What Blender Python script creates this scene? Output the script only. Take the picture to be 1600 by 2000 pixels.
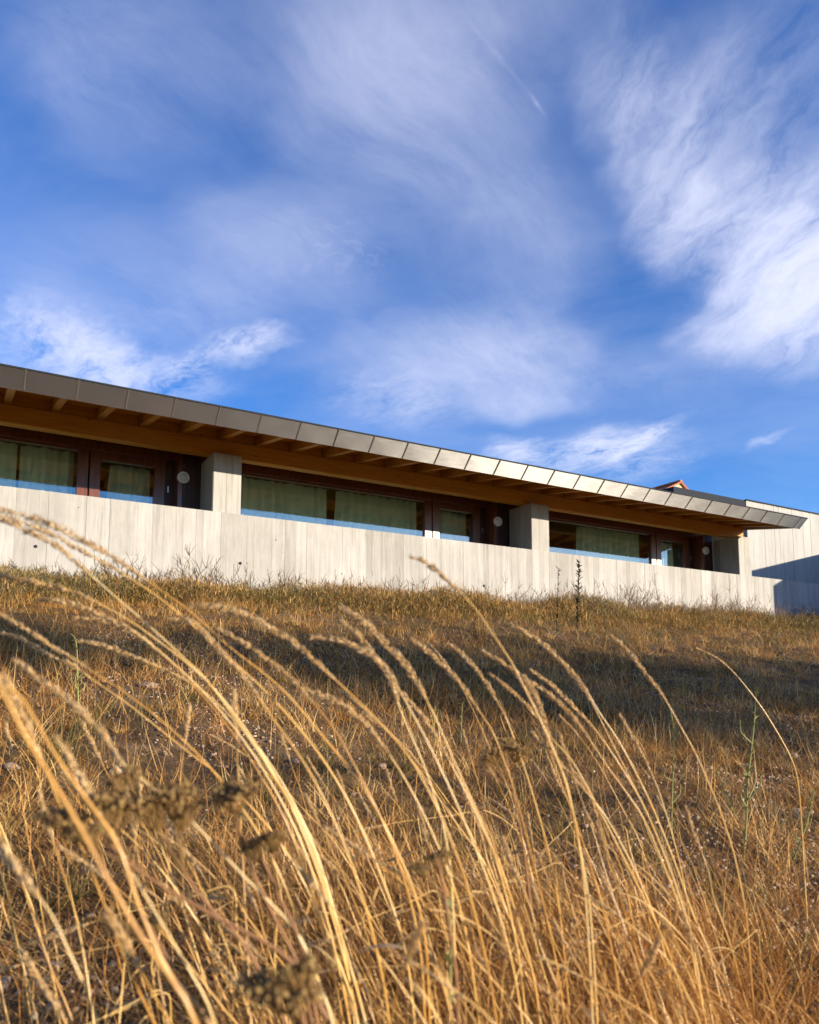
import bpy, bmesh, math, random
import numpy as np
from mathutils import Vector, Matrix
rad = math.radians
random.seed(7); RNG = np.random.default_rng(11)
scene = bpy.context.scene
for o in list(bpy.data.objects): bpy.data.objects.remove(o)
C = scene.collection

# ------------------------------------------------------------------ camera (eye at the world origin)
F_PX, YAW, PITCH, CY = 1504.0, rad(30.5), rad(5.75), 1202.5      # focal length and principal row of the 1600 x 2000 photograph
cam_d = bpy.data.cameras.new('camera'); cam = bpy.data.objects.new('camera', cam_d); C.objects.link(cam)
cam.location = (0, 0, 0); cam.rotation_euler = (rad(90) + PITCH, 0, -YAW)
cam_d.sensor_fit = 'VERTICAL'; cam_d.sensor_height = 36.0; cam_d.sensor_width = 28.8
cam_d.lens = F_PX / 2000 * 36; cam_d.shift_y = (CY - 1000) / 2000
cam_d.clip_start = 0.05; cam_d.clip_end = 5000
cam_d.dof.use_dof = True; cam_d.dof.focus_distance = 6.5; cam_d.dof.aperture_fstop = 4.0
scene.camera = cam
scene.cycles.max_bounces = 6; scene.cycles.diffuse_bounces = 3; scene.cycles.glossy_bounces = 3; scene.cycles.transparent_max_bounces = 8
FW = np.array([math.sin(YAW)*math.cos(PITCH), math.cos(YAW)*math.cos(PITCH), math.sin(PITCH)])
RT = np.array([math.cos(YAW), -math.sin(YAW), 0.0]); UP = np.cross(RT, FW)
def ray(x, y):
    return FW + RT*(x-800)/F_PX + UP*(CY-y)/F_PX
def at(x, y, depth): return ray(x, y)*depth                         # a photo position at a depth in metres
def on_y(x, y, Y): d = ray(x, y); return d*(Y/d[1])

# ------------------------------------------------------------------ sun, sky, exposure
SUN_AZ, SUN_EL = rad(39.0), rad(11.2)                               # azimuth: from the facade's outward normal (-Y) towards +X
S = Vector((math.sin(SUN_AZ)*math.cos(SUN_EL), -math.cos(SUN_AZ)*math.cos(SUN_EL), math.sin(SUN_EL)))
sun_d = bpy.data.lights.new('sun', 'SUN'); sun = bpy.data.objects.new('sun', sun_d); C.objects.link(sun)
sun_d.energy = 5.0; sun_d.angle = rad(0.5); sun_d.color = (1.0, 0.86, 0.66)
sun.rotation_euler = S.to_track_quat('Z', 'Y').to_euler(); sun.location = (12, -14, 9)
vs = scene.view_settings
vs.view_transform = 'Standard'; vs.look = 'None'; vs.exposure = 1.0; vs.gamma = 1.0; vs.use_curve_mapping = False

class NT:
    """small helper round a node tree"""
    def __init__(s, tree): s.t = tree; s.n = tree.nodes; s.l = tree.links
    def new(s, kind, **kw):
        n = s.n.new(kind)
        for k, v in kw.items(): setattr(n, k, v)
        return n
    def link(s, a, b): s.l.new(a, b)
    def val(s, sock, v):
        if hasattr(v, 'is_linked') or isinstance(v, bpy.types.NodeSocket): s.l.new(v, sock)
        else: sock.default_value = v
    def math(s, op, a, b=0.0, c=None, clamp=False):
        n = s.new('ShaderNodeMath', operation=op); n.use_clamp = clamp
        s.val(n.inputs[0], a); s.val(n.inputs[1], b)
        if c is not None: s.val(n.inputs[2], c)
        return n.outputs[0]
    def vmath(s, op, a, b=None):
        n = s.new('ShaderNodeVectorMath', operation=op); s.val(n.inputs[0], a)
        if b is not None: s.val(n.inputs[1], b)
        return n
    def mapping(s, vec, loc=(0,0,0), rot=(0,0,0), scale=(1,1,1), kind='POINT'):
        n = s.new('ShaderNodeMapping', vector_type=kind); s.link(vec, n.inputs[0])
        n.inputs[1].default_value = loc; n.inputs[2].default_value = rot; n.inputs[3].default_value = scale
        return n.outputs[0]
    def noise(s, vec, scale, detail=4, rough=0.55, dist=0.0, out=0):
        n = s.new('ShaderNodeTexNoise'); n.inputs['Scale'].default_value = scale; n.inputs['Detail'].default_value = detail
        n.inputs['Roughness'].default_value = rough; n.inputs['Distortion'].default_value = dist
        if vec is not None: s.link(vec, n.inputs['Vector'])
        return n.outputs[out]
    def maprange(s, v, a, b, c=0.0, d=1.0, smooth=False):
        n = s.new('ShaderNodeMapRange'); n.interpolation_type = 'SMOOTHSTEP' if smooth else 'LINEAR'
        s.val(n.inputs[0], v); n.inputs[1].default_value = a; n.inputs[2].default_value = b
        s.val(n.inputs[3], c); s.val(n.inputs[4], d); return n.outputs[0]
    def mix(s, fac, a, b, mode='MIX'):
        n = s.new('ShaderNodeMix', data_type='RGBA', blend_type=mode)
        s.val(n.inputs[0], fac)
        for sock, v in ((n.inputs[6], a), (n.inputs[7], b)):
            if isinstance(v, bpy.types.NodeSocket): s.link(v, sock)
            else: sock.default_value = (*v, 1.0) if len(v) == 3 else v
        return n.outputs[2]
    def ramp(s, fac, stops):
        n = s.new('ShaderNodeValToRGB'); s.link(fac, n.inputs[0]); cr = n.color_ramp
        while len(cr.elements) < len(stops): cr.elements.new(0.5)
        for e, (p, c) in zip(cr.elements, stops): e.position = p; e.color = (*c, 1.0)
        return n.outputs[0]

world = bpy.data.worlds.new('World'); scene.world = world; world.use_nodes = True
def build_sky():
    k = NT(world.node_tree); k.n.clear()
    out = k.new('ShaderNodeOutputWorld'); bg = k.new('ShaderNodeBackground'); k.link(bg.outputs[0], out.inputs[0])
    sky = k.new('ShaderNodeTexSky', sky_type='NISHITA'); sky.sun_disc = False
    sky.sun_elevation = SUN_EL; sky.sun_rotation = math.pi - SUN_AZ
    sky.altitude = 900; sky.air_density = 1.0; sky.dust_density = 0.3; sky.ozone_density = 4.0
    bg.inputs['Strength'].default_value = 0.096
    co = k.new('ShaderNodeTexCoord'); d = co.outputs['Generated']
    sep = k.new('ShaderNodeSeparateXYZ'); k.link(d, sep.inputs[0])
    BIAS = 0.22
    z = k.math('ADD', k.math('MAXIMUM', sep.outputs[2], 0.0), BIAS)
    cmb = k.new('ShaderNodeCombineXYZ')                              # the cloud sheet, seen in perspective from below
    k.link(k.math('DIVIDE', sep.outputs[0], z), cmb.inputs[0]); k.link(k.math('DIVIDE', sep.outputs[1], z), cmb.inputs[1])
    P = cmb.outputs[0]
    def sheet(x, y):
        v = ray(x, y); v = v/np.linalg.norm(v); q = max(v[2], 0) + BIAS
        return np.array([v[0]/q, v[1]/q])
    def warped(amount, scale, detail=3, vec=None):
        w = k.noise(vec or P, scale, detail, 0.6, out=1)
        w = k.vmath('SUBTRACT', w, (0.5, 0.5, 0.5)).outputs[0]
        n = k.new('ShaderNodeVectorMath', operation='SCALE'); k.link(w, n.inputs[0]); n.inputs['Scale'].default_value = amount
        return k.vmath('ADD', vec or P, n.outputs[0]).outputs[0]
    def blobs(vec, items):
        tot = None
        for (x0, y0, x1, y1, w, wt) in items:
            a, b = sheet(x0, y0), sheet(x1, y1); c = (a+b)/2; ax = b-a; L = np.linalg.norm(ax)/2
            px = np.array([-(y1-y0), x1-x0], float); px /= np.linalg.norm(px)
            q = sheet((x0+x1)/2 + px[0]*w, (y0+y1)/2 + px[1]*w) - sheet((x0+x1)/2, (y0+y1)/2)
            u = ax/np.linalg.norm(ax); W = abs(q[0]*-u[1] + q[1]*u[0])
            m = k.mapping(vec, (c[0], c[1], 0), (0, 0, math.atan2(u[1], u[0])), (L + W*0.9, W*1.7, 1), 'TEXTURE')
            ln = k.vmath('LENGTH', m).outputs[1]
            v = k.maprange(ln, 0.0, 1.0, wt, 0.0, smooth=True)
            tot = v if tot is None else k.math('ADD', tot, v)
        return tot
    w1 = warped(0.36, 1.5, 3); w2 = warped(0.10, 6.0, 3, w1); w3 = warped(0.10, 8.0, 3)
    def fibre(p0, p1, stretch, scale, detail=5, rough=0.62, off=0, vec=None):
        a, b = sheet(*p0), sheet(*p1); ang = math.atan2(b[1]-a[1], b[0]-a[0])
        m = k.mapping(vec or w1, (off, off*1.7, 0), (0, 0, ang), (stretch, 1, 1), 'TEXTURE')
        return k.noise(m, scale, detail, rough)
    # three kinds of cirrus: combed plume, thin veil, low wisps
    A = blobs(w3, [(1180, -60, 1340, 560, 85, .62), (1320, 120, 1620, 740, 160, 1.1), (1470, 380, 1640, 640, 130, 1.3),
                   (1340, 660, 1620, 600, 55, .60), (1400, 240, 1640, 40, 110, .42), (1300, 330, 1420, 520, 90, .25), (1500, 720, 1570, 650, 22, .5)])
    B = blobs(w2, [(560, -40, 900, 430, 200, .46), (700, 60, 1180, 90, 180, .34), (820, 560, 1120, 800, 100, .66), (900, 790, 1120, 815, 30, .5), (360, 480, 660, 520, 100, .36),
                   (640, 680, 1060, 740, 90, .48), (120, 20, 360, 260, 140, .40), (0, 560, 520, 640, 90, .38), (930, 330, 1120, 560, 110, .30), (1130, 790, 1500, 700, 60, .22)])
    Cw = blobs(w3, [(-20, 590, 250, 715, 55, .60), (335, 735, 400, 685, 26, .6), (380, 690, 570, 652, 26, .85), (0, 725, 420, 750, 55, .65), (955, 870, 1080, 905, 26, .75), (1080, 915, 1220, 845, 32, .75),
                    (1150, 910, 1345, 812, 13, 1.2), (1130, 900, 1340, 890, 40, .40), (1440, 880, 1540, 838, 6, .28), (650, 760, 900, 800, 50, .30)])
    fa = k.maprange(fibre((1250, 600), (1540, 200), 4.2, 11.0, 7, .66, off=1.3, vec=w3), 0.30, 0.70, 0.08, 1.80)
    fa = k.math('MULTIPLY', fa, k.maprange(fibre((1250, 600), (1560, 250), 2.0, 2.6, 3, off=6.3), 0.32, 0.66, 0.45, 1.45))
    fb = k.maprange(fibre((500, 200), (900, 600), 2.4, 4.2, 8, .70, off=3.1), 0.30, 0.74, 0.22, 1.20)
    fc = k.maprange(fibre((1100, 900), (1340, 830), 2.2, 13.0, 6, .70, off=7.3, vec=w3), 0.34, 0.66, 0.0, 1.75)
    # mackerel ripples
    rip = k.noise(k.mapping(w3, (1, 2, 0), (0, 0, 0.9), (1, 1.6, 1)), 46, 2, 0.6)
    R = k.math('MULTIPLY', blobs(w3, [(600, 440, 720, 540, 60, .08)]), k.maprange(rip, .46, .66, 0, 1, True))
    trail = blobs(P, [(1030, 174, 1070, 236, 4, .20), (885, 5, 1048, 198, 5, .08)])
    trail = k.math('MULTIPLY', trail, k.maprange(k.noise(P, 40, 2), .35, .6, .3, 1.2))
    dens = k.math('MULTIPLY', A, fa)
    dens = k.math('ADD', dens, k.math('MULTIPLY', B, fb)); dens = k.math('ADD', dens, k.math('MULTIPLY', Cw, fc))
    base = k.maprange(fibre((200, 500), (900, 300), 2.2, 2.8, 5, off=12.0), 0.36, 0.75, 0.02, 0.20)
    dens = k.math('ADD', dens, base); dens = k.math('ADD', dens, k.math('ADD', R, trail))
    dens = k.math('SUBTRACT', 1.0, k.math('EXPONENT', k.math('MULTIPLY', dens, -1.0)))
    hsv = k.new('ShaderNodeHueSaturation'); k.link(sky.outputs[0], hsv.inputs['Color']); hsv.inputs['Hue'].default_value = 0.512; hsv.inputs['Saturation'].default_value = 1.16; hsv.inputs['Value'].default_value = 1.42
    tint = hsv.outputs[0]
    col = k.mix(dens, tint, CLOUD)
    k.link(col, bg.inputs['Color'])
CLOUD = (4.75, 4.95, 6.15)
build_sky()

# ------------------------------------------------------------------ helpers
MATS = {}
def material(name):
    m = bpy.data.materials.new(name); m.use_nodes = True; k = NT(m.node_tree)
    b = k.n['Principled BSDF']; k.b = b; k.out = k.n['Material Output']; MATS[name] = m
    k.geo = k.new('ShaderNodeNewGeometry'); k.P = k.geo.outputs['Position']; k.info = k.new('ShaderNodeObjectInfo')
    return k
def setp(k, **kw):
    for n, v in kw.items():
        s = k.b.inputs[n.replace('_', ' ')]
        if isinstance(v, bpy.types.NodeSocket): k.link(v, s)
        else: s.default_value = (*v, 1.0) if isinstance(v, tuple) and len(v) == 3 and s.type == 'RGBA' else v
def bump(k, h, strength=0.3, dist=0.01):
    n = k.new('ShaderNodeBump'); n.inputs['Strength'].default_value = strength; n.inputs['Distance'].default_value = dist
    k.link(h, n.inputs['Height']); k.link(n.outputs[0], k.b.inputs['Normal']); return n

def make_materials():
    # board-marked concrete
    for nm, c0, c1 in (('concrete', (.225, .213, .195), (.475, .465, .445)), ('concrete_wing', (.30, .29, .275), (.435, .43, .415))):
        k = material(nm)
        st = k.noise(k.mapping(k.P, scale=(9, 9, .45)), 2.2, 6, .66)
        cl = k.noise(k.mapping(k.P, (3, 1, 2), scale=(1, 1, .5)), 1.6, 6, .65)
        tone = k.math('ADD', k.math('MULTIPLY', st, .60), k.math('MULTIPLY', cl, .80)); tone = k.math('SUBTRACT', tone, .16)
        tone = k.math('ADD', tone, k.maprange(k.info.outputs['Random'], 0, 1, *((-.17, .10) if nm == 'concrete' else (-.08, .08))))
        col = k.ramp(tone, [(.20, c0), (.5, tuple((a+b)/2 for a, b in zip(c0, c1))), (.78, c1)])
        grain = k.noise(k.mapping(k.P, scale=(60, 60, 3)), 1.5, 4, .6)
        col = k.mix(k.maprange(grain, .3, .75, 0, .42), col, (.20, .185, .16))
        run = k.noise(k.mapping(k.P, (7, 0, 0), scale=(5, 5, .22)), 3.0, 5, .7)            # rain runs and lime bloom
        col = k.mix(k.maprange(run, .56, .72, 0, .55), col, (.17, .155, .135)); col = k.mix(k.maprange(run, .44, .30, 0, .35), col, (.50, .495, .48))
        vor = k.new('ShaderNodeTexVoronoi'); vor.inputs['Scale'].default_value = 9; k.link(k.mapping(k.P, scale=(1, 1, .8)), vor.inputs['Vector'])
        gate = k.maprange(k.noise(k.P, 1.9, 3), .44, .60)
        rr = k.new('ShaderNodeSeparateColor'); k.link(vor.outputs['Color'], rr.inputs[0])
        pit = k.math('MULTIPLY', k.math('LESS_THAN', vor.outputs['Distance'], k.maprange(k.math('POWER', rr.outputs[0], 2.0), 0, 1, .0, .105)), gate)
        col = k.mix(pit, col, (.05, .045, .04))
        fine = k.noise(k.P, 140, 3, .6); col = k.mix(k.maprange(fine, .35, .7, 0, .22), col, (.48, .47, .45))
        h = k.math('ADD', k.math('MULTIPLY', grain, .5), k.math('MULTIPLY', fine, .4)); h = k.math('SUBTRACT', h, pit)
        setp(k, Base_Color=col, Roughness=.9); bump(k, h, .35, .006)
    # zinc fascia
    k = material('zinc')
    n = k.noise(k.mapping(k.P, scale=(3, 20, 20)), 2, 4, .6)
    col = k.mix(k.maprange(k.info.outputs['Random'], 0, 1, 0, .5), (.60, .615, .64), (.68, .69, .71))
    col = k.mix(k.maprange(n, .3, .7, 0, .25), col, (.54, .55, .57))
    setp(k, Base_Color=col, Metallic=1.0, Roughness=k.maprange(n, .3, .7, .31, .35), Anisotropic=.93)
    tv = k.new('ShaderNodeCombineXYZ'); tv.inputs[1].default_value = .67; tv.inputs[2].default_value = -.74
    k.link(tv.outputs[0], k.b.inputs['Tangent'])
    k = material('zinc_seam'); setp(k, Base_Color=(.45, .45, .44), Metallic=.9, Roughness=.45)
    k = material('dark_metal'); setp(k, Base_Color=(.022, .027, .036), Metallic=0.0, Roughness=.8); k.b.inputs['Specular IOR Level'].default_value = .12
    # softwood of beam and rafters
    for nm, a, b in (('glulam', (.36, .14, .009), (.62, .28, .024)), ('rafter_wood', (.24, .088, .006), (.40, .16, .012)), ('deck_wood', (.36, .135, .009), (.54, .23, .018))):
        k = material(nm)
        g = k.noise(k.mapping(k.P, scale=(.8, 14, 14)), 2.5, 6, .65, .6)
        col = k.ramp(g, [(.25, a), (.75, b)])
        vor = k.new('ShaderNodeTexVoronoi'); vor.inputs['Scale'].default_value = 2.6; k.link(k.mapping(k.P, scale=(.8, 1.2, 2.2)), vor.inputs['Vector'])
        kn = k.maprange(vor.outputs['Distance'], .04, .10, .75, 0, True)
        col = k.mix(kn, col, (.10, .035, .008)); col = k.mix(k.maprange(k.noise(k.P, 1.4, 4), .4, .75, 0, .35), col, (.55, .29, .08))
        setp(k, Base_Color=col, Roughness=.55); k.b.inputs['Specular IOR Level'].default_value = .0 if nm == 'deck_wood' else .2; bump(k, g, .2, .004)
    k = material('varnished_wood')
    g = k.noise(k.mapping(k.P, scale=(18, 18, 1.2)), 2, 5, .6)
    setp(k, Base_Color=k.ramp(g, [(.3, (.085, .020, .009)), (.75, (.19, .055, .022))]), Roughness=.33)
    k.b.inputs['Coat Weight'].default_value = .5; k.b.inputs['Coat Roughness'].default_value = .22
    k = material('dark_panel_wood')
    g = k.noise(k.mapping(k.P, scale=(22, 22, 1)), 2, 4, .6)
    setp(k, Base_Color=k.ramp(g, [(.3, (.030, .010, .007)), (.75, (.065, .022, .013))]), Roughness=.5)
    # glass: clear pane with the reflection of a double pane
    k = material('pane_glass')
    tr = k.new('ShaderNodeBsdfTransparent'); tr.inputs[0].default_value = (.88, .96, .93, 1)
    gl = k.new('ShaderNodeBsdfGlossy'); gl.inputs['Roughness'].default_value = .012; gl.inputs[0].default_value = (.95, 1, 1, 1)
    dt = k.vmath('DOT_PRODUCT', k.geo.outputs['Normal'], k.geo.outputs['Incoming']).outputs[1]       # Schlick, the same from both sides
    c1 = k.math('POWER', k.math('SUBTRACT', 1.0, k.math('ABSOLUTE', dt), clamp=True), 5.0)
    mx = k.new('ShaderNodeMixShader'); k.link(k.math('ADD', k.math('MULTIPLY', c1, .84), .16), mx.inputs[0]); k.link(tr.outputs[0], mx.inputs[1]); k.link(gl.outputs[0], mx.inputs[2])
    k.link(mx.outputs[0], k.out.inputs[0])
    bn = k.new('ShaderNodeBump'); bn.inputs['Strength'].default_value = .05; bn.inputs['Distance'].default_value = .01
    k.link(k.noise(k.P, 2.0, 2), bn.inputs['Height']); k.link(bn.outputs[0], gl.inputs['Normal'])
    k = material('curtain_cloth')
    setp(k, Base_Color=k.mix(k.noise(k.P, 3, 3), (.56, .58, .48), (.68, .69, .58)), Roughness=.95)
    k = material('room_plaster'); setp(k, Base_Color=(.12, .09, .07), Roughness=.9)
    k = material('lamp_ring'); setp(k, Base_Color=(.75, .74, .72), Roughness=.4)
    k = material('lamp_glass'); setp(k, Base_Color=(.62, .60, .58), Roughness=.25)
    k = material('steel'); setp(k, Base_Color=(.6, .6, .6), Metallic=1.0, Roughness=.3)
    k = material('floor_slab'); setp(k, Base_Color=k.mix(k.noise(k.P, 8, 4), (.22, .20, .18), (.30, .28, .25)), Roughness=.85)
    k = material('terracotta'); setp(k, Base_Color=k.mix(k.info.outputs['Random'], (.38, .10, .045), (.50, .17, .07)), Roughness=.85)
    k = material('rubble_stone')
    vor = k.new('ShaderNodeTexVoronoi'); vor.inputs['Scale'].default_value = 3.5; k.link(k.P, vor.inputs['Vector'])
    setp(k, Base_Color=k.mix(k.noise(k.P, 9, 4), k.mix(.5, vor.outputs['Color'], (.36, .30, .22)), (.42, .36, .27)), Roughness=.95)
    # ground
    k = material('soil')
    n1 = k.noise(k.P, 1.1, 6, .62); n2 = k.noise(k.P, 9, 6, .68); n3 = k.noise(k.P, 60, 5, .7)
    col = k.ramp(k.math('ADD', k.math('MULTIPLY', n1, .35), k.math('MULTIPLY', n2, .65)), [(.33, (.036, .021, .010)), (.5, (.12, .072, .036)), (.66, (.30, .20, .12))])  # soil tones lowered: self-shadow between the plants is put into the colour
    col = k.mix(k.maprange(n3, .45, .75, 0, .6), col, (.22, .155, .10))
    gm = k.math('MULTIPLY', k.maprange(k.noise(k.P, .9, 4, .6), .48, .62), k.maprange(n2, .4, .6))
    col = k.mix(k.math('MULTIPLY', gm, .55), col, (.085, .075, .022))
    setp(k, Base_Color=col, Roughness=.98); k.b.inputs['Specular IOR Level'].default_value = .1
    bump(k, k.math('ADD', k.math('MULTIPLY', n2, .7), k.math('MULTIPLY', n3, .5)), .8, .04)
    # plants: attribute "tone" is a per-blade random
    def plant(nm, stops, transl=.25, rough=.6, spec=.3):
        if nm in ('straw', 'dry_blade', 'russet_blade', 'seed_head', 'husk', 'olive_leaf'):             # sun-bleached but warm straw
            stops = [(p, (min(.9, c[0]*1.06), c[1]*.985, c[2]*(.92 if nm in ('seed_head', 'husk', 'straw') else .82))) for p, c in stops]
        k = material(nm); at_ = k.new('ShaderNodeAttribute'); at_.attribute_name = 'tone'
        t = k.math('ADD', k.math('MULTIPLY', at_.outputs['Fac'], .75), k.math('MULTIPLY', k.noise(k.P, 2.0, 3), .25))
        col = k.ramp(t, stops); setp(k, Base_Color=col, Roughness=rough); k.b.inputs['Specular IOR Level'].default_value = spec
        if transl:
            tl = k.new('ShaderNodeBsdfTranslucent'); k.link(col, tl.inputs[0]); mx = k.new('ShaderNodeMixShader'); mx.inputs[0].default_value = transl
            k.link(k.b.outputs[0], mx.inputs[1]); k.link(tl.outputs[0], mx.inputs[2]); k.link(mx.outputs[0], k.out.inputs[0])
        return k
    plant('straw', [(.05, (.40, .20, .05)), (.3, (.64, .37, .095)), (.6, (.78, .54, .19)), (.92, (.84, .70, .40))], .1, .28, .6)
    plant('seed_head', [(.1, (.44, .27, .10)), (.5, (.68, .48, .22)), (.9, (.84, .69, .44))], .25)
    plant('dry_blade', [(.08, (.20, .085, .026)), (.35, (.42, .22, .070)), (.65, (.62, .40, .155)), (.92, (.76, .58, .31))], .25)
    plant('russet_blade', [(.1, (.15, .055, .016)), (.5, (.43, .185, .040)), (.9, (.66, .36, .10))], .3)
    plant('green_blade', [(.1, (.065, .058, .016)), (.5, (.15, .122, .034)), (.9, (.28, .205, .065))], .25)
    plant('olive_leaf', [(.1, (.085, .076, .026)), (.5, (.19, .158, .056)), (.8, (.33, .245, .095)), (.97, (.50, .34, .14))], .25)
    plant('twig', [(.1, (.07, .042, .022)), (.6, (.18, .11, .055)), (.95, (.33, .22, .11))], 0)
    plant('weed_stem', [(.1, (.14, .16, .045)), (.5, (.30, .31, .10)), (.9, (.46, .42, .16))], .2)
    plant('dark_weed', [(.1, (.035, .026, .016)), (.6, (.075, .060, .030)), (.95, (.15, .11, .05))], .1)
    plant('red_stem', [(.1, (.17, .075, .035)), (.5, (.29, .145, .065)), (.9, (.38, .21, .10))], .1)
    plant('flower_brown', [(.1, (.12, .062, .024)), (.5, (.29, .165, .060)), (.85, (.42, .29, .10)), (.97, (.46, .40, .13))], .3)
    plant('husk', [(.1, (.50, .38, .22)), (.9, (.70, .58, .40))], .35)
    plant('tree_leaf', [(.1, (.04, .06, .02)), (.9, (.11, .12, .04))], .3)
    plant('bark', [(.1, (.06, .045, .03)), (.9, (.15, .11, .075))], 0)
    plant('pebble', [(.1, (.15, .095, .058)), (.5, (.31, .215, .145)), (.9, (.50, .39, .29))], 0, .9)
make_materials()

def tag(o, label=None, cat=None, group=None, kind=None):
    for a, b in (('label', label), ('category', cat), ('group', group), ('kind', kind)):
        if b: o[a] = b
    return o
ROOT_AT = {}
def thing(name, loc, label, cat, group=None):
    o = bpy.data.objects.new(name, None); C.objects.link(o); o.location = loc; o.empty_display_size = .1
    ROOT_AT[o.name] = Vector(loc); return tag(o, label, cat, group)
def put(name, mesh, mat=None, parent=None, loc=None, scale=None):
    """link a mesh; its coordinates are world coordinates (plus loc)"""
    o = bpy.data.objects.new(name, mesh); C.objects.link(o)
    p = Vector(loc or (0, 0, 0))
    if parent is not None:
        o.parent = parent; p = p - ROOT_AT.get(parent.name, Vector((0, 0, 0)))
    o.location = p
    w = Vector(loc or (0, 0, 0)); ROOT_AT[o.name] = w
    if scale: o.scale = scale
    if mat and not mesh.materials: mesh.materials.append(MATS[mat])
    return o
def bm_mesh(name, bm, smooth=False):
    me = bpy.data.meshes.new(name); bm.normal_update(); bm.to_mesh(me); bm.free()
    if smooth: me.polygons.foreach_set('use_smooth', [True]*len(me.polygons))
    return me
def add_box(bm, x0, x1, y0, y1, z0, z1):
    v = [bm.verts.new(p) for p in ((x0,y0,z0),(x1,y0,z0),(x1,y1,z0),(x0,y1,z0),(x0,y0,z1),(x1,y0,z1),(x1,y1,z1),(x0,y1,z1))]
    for f in ((0,3,2,1),(4,5,6,7),(0,1,5,4),(1,2,6,5),(2,3,7,6),(3,0,4,7)): bm.faces.new([v[i] for i in f])
def boxes(name, lst, bevel=0.0):
    bm = bmesh.new()
    for b in lst: add_box(bm, *b)
    if bevel: bmesh.ops.bevel(bm, geom=bm.edges[:], offset=bevel, segments=1, affect='EDGES')
    return bm_mesh(name, bm)
def prism(name, poly, axis, a, b):
    """poly: 2-D outline in the two other axes, extruded from a to b along axis"""
    bm = bmesh.new()
    def P(q, t): return {'x': (t, q[0], q[1]), 'y': (q[0], t, q[1]), 'z': (q[0], q[1], t)}[axis]
    A = [bm.verts.new(P(q, a)) for q in poly]; B = [bm.verts.new(P(q, b)) for q in poly]; n = len(poly)
    bm.faces.new(A[::-1]); bm.faces.new(B)
    for i in range(n): bm.faces.new((A[i], A[(i+1) % n], B[(i+1) % n], B[i]))
    bmesh.ops.recalc_face_normals(bm, faces=bm.faces[:])
    return bm_mesh(name, bm)
def arrays(name, V, F, tone=None, smooth=False):
    """fast mesh from numpy arrays; F is (n,3) or (n,4)"""
    me = bpy.data.meshes.new(name); V = np.ascontiguousarray(V, np.float32); F = np.ascontiguousarray(F, np.int32); k = F.shape[1]
    me.vertices.add(len(V)); me.vertices.foreach_set('co', V.ravel())
    me.loops.add(F.size); me.loops.foreach_set('vertex_index', F.ravel())
    me.polygons.add(len(F)); me.polygons.foreach_set('loop_start', np.arange(0, F.size, k, dtype=np.int32))
    if smooth: me.polygons.foreach_set('use_smooth', np.ones(len(F), bool))
    if tone is not None:
        a = me.attributes.new('tone', 'FLOAT', 'POINT'); a.data.foreach_set('value', np.ascontiguousarray(tone, np.float32))
    me.update(calc_edges=True); return me

# ------------------------------------------------------------------ terrain
_L = RNG.random((256, 256))
def vnoise(x, y):
    xi = np.floor(x).astype(int); yi = np.floor(y).astype(int); fx = x-xi; fy = y-yi
    fx = fx*fx*(3-2*fx); fy = fy*fy*(3-2*fy); g = lambda a, b: _L[a % 256, b % 256]
    return (g(xi, yi)*(1-fx)+g(xi+1, yi)*fx)*(1-fy) + (g(xi, yi+1)*(1-fx)+g(xi+1, yi+1)*fx)*fy - .5
GY = np.array([-400, -30, -6, 0, 1.6, 3, 4.5, 6, 7.5, 9, 10.2, 11.0, 11.6, 600.]); GZ = np.array([-9, -3.2, -1.75, -1.10, -.82, -.53, -.18, .20, .58, .92, 1.14, 1.24, 1.26, 1.26])
def ground(x, y):
    x = np.asarray(x, float); y = np.asarray(y, float)
    z = np.interp(y, GY, GZ) + np.clip(x, -10, 40)*.019*np.clip(y/11, 0, 1)
    near = np.clip((14-y)/3, 0, 1)*np.clip((y+14)/6, 0, 1)
    return z + near*(.10*vnoise(x*.7+9, y*.7) + .05*vnoise(x*2.1, y*2.1+4) + .034*vnoise(x*5.3, y*5.3) + .026*vnoise(x*9.1+2, y*9.1))
def build_ground():
    def axis(core0, core1, step, far):
        core = list(np.arange(core0, core1, step)); d = step; hi = [core1]; lo = [core0]
        while hi[-1] < far: d *= 1.35; hi.append(hi[-1]+d)
        d = step
        while lo[-1] > -far: d *= 1.35; lo.append(lo[-1]-d)
        return np.array(sorted(set(lo[1:] + core + hi)))
    xs = axis(-2.0, 18.0, .065, 900); ys = axis(.2, 11.4, .05, 900)
    X, Y = np.meshgrid(xs, ys); Z = ground(X, Y); nx, ny = len(xs), len(ys)
    i = np.arange(nx*ny).reshape(ny, nx)
    F = np.stack([i[:-1,:-1], i[:-1,1:], i[1:,1:], i[1:,:-1]], -1).reshape(-1, 4)
    o = put('ground', arrays('ground', np.stack([X, Y, Z], -1).reshape(-1, 3), F, smooth=True), 'soil'); tag(o, kind='structure')
build_ground()

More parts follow.
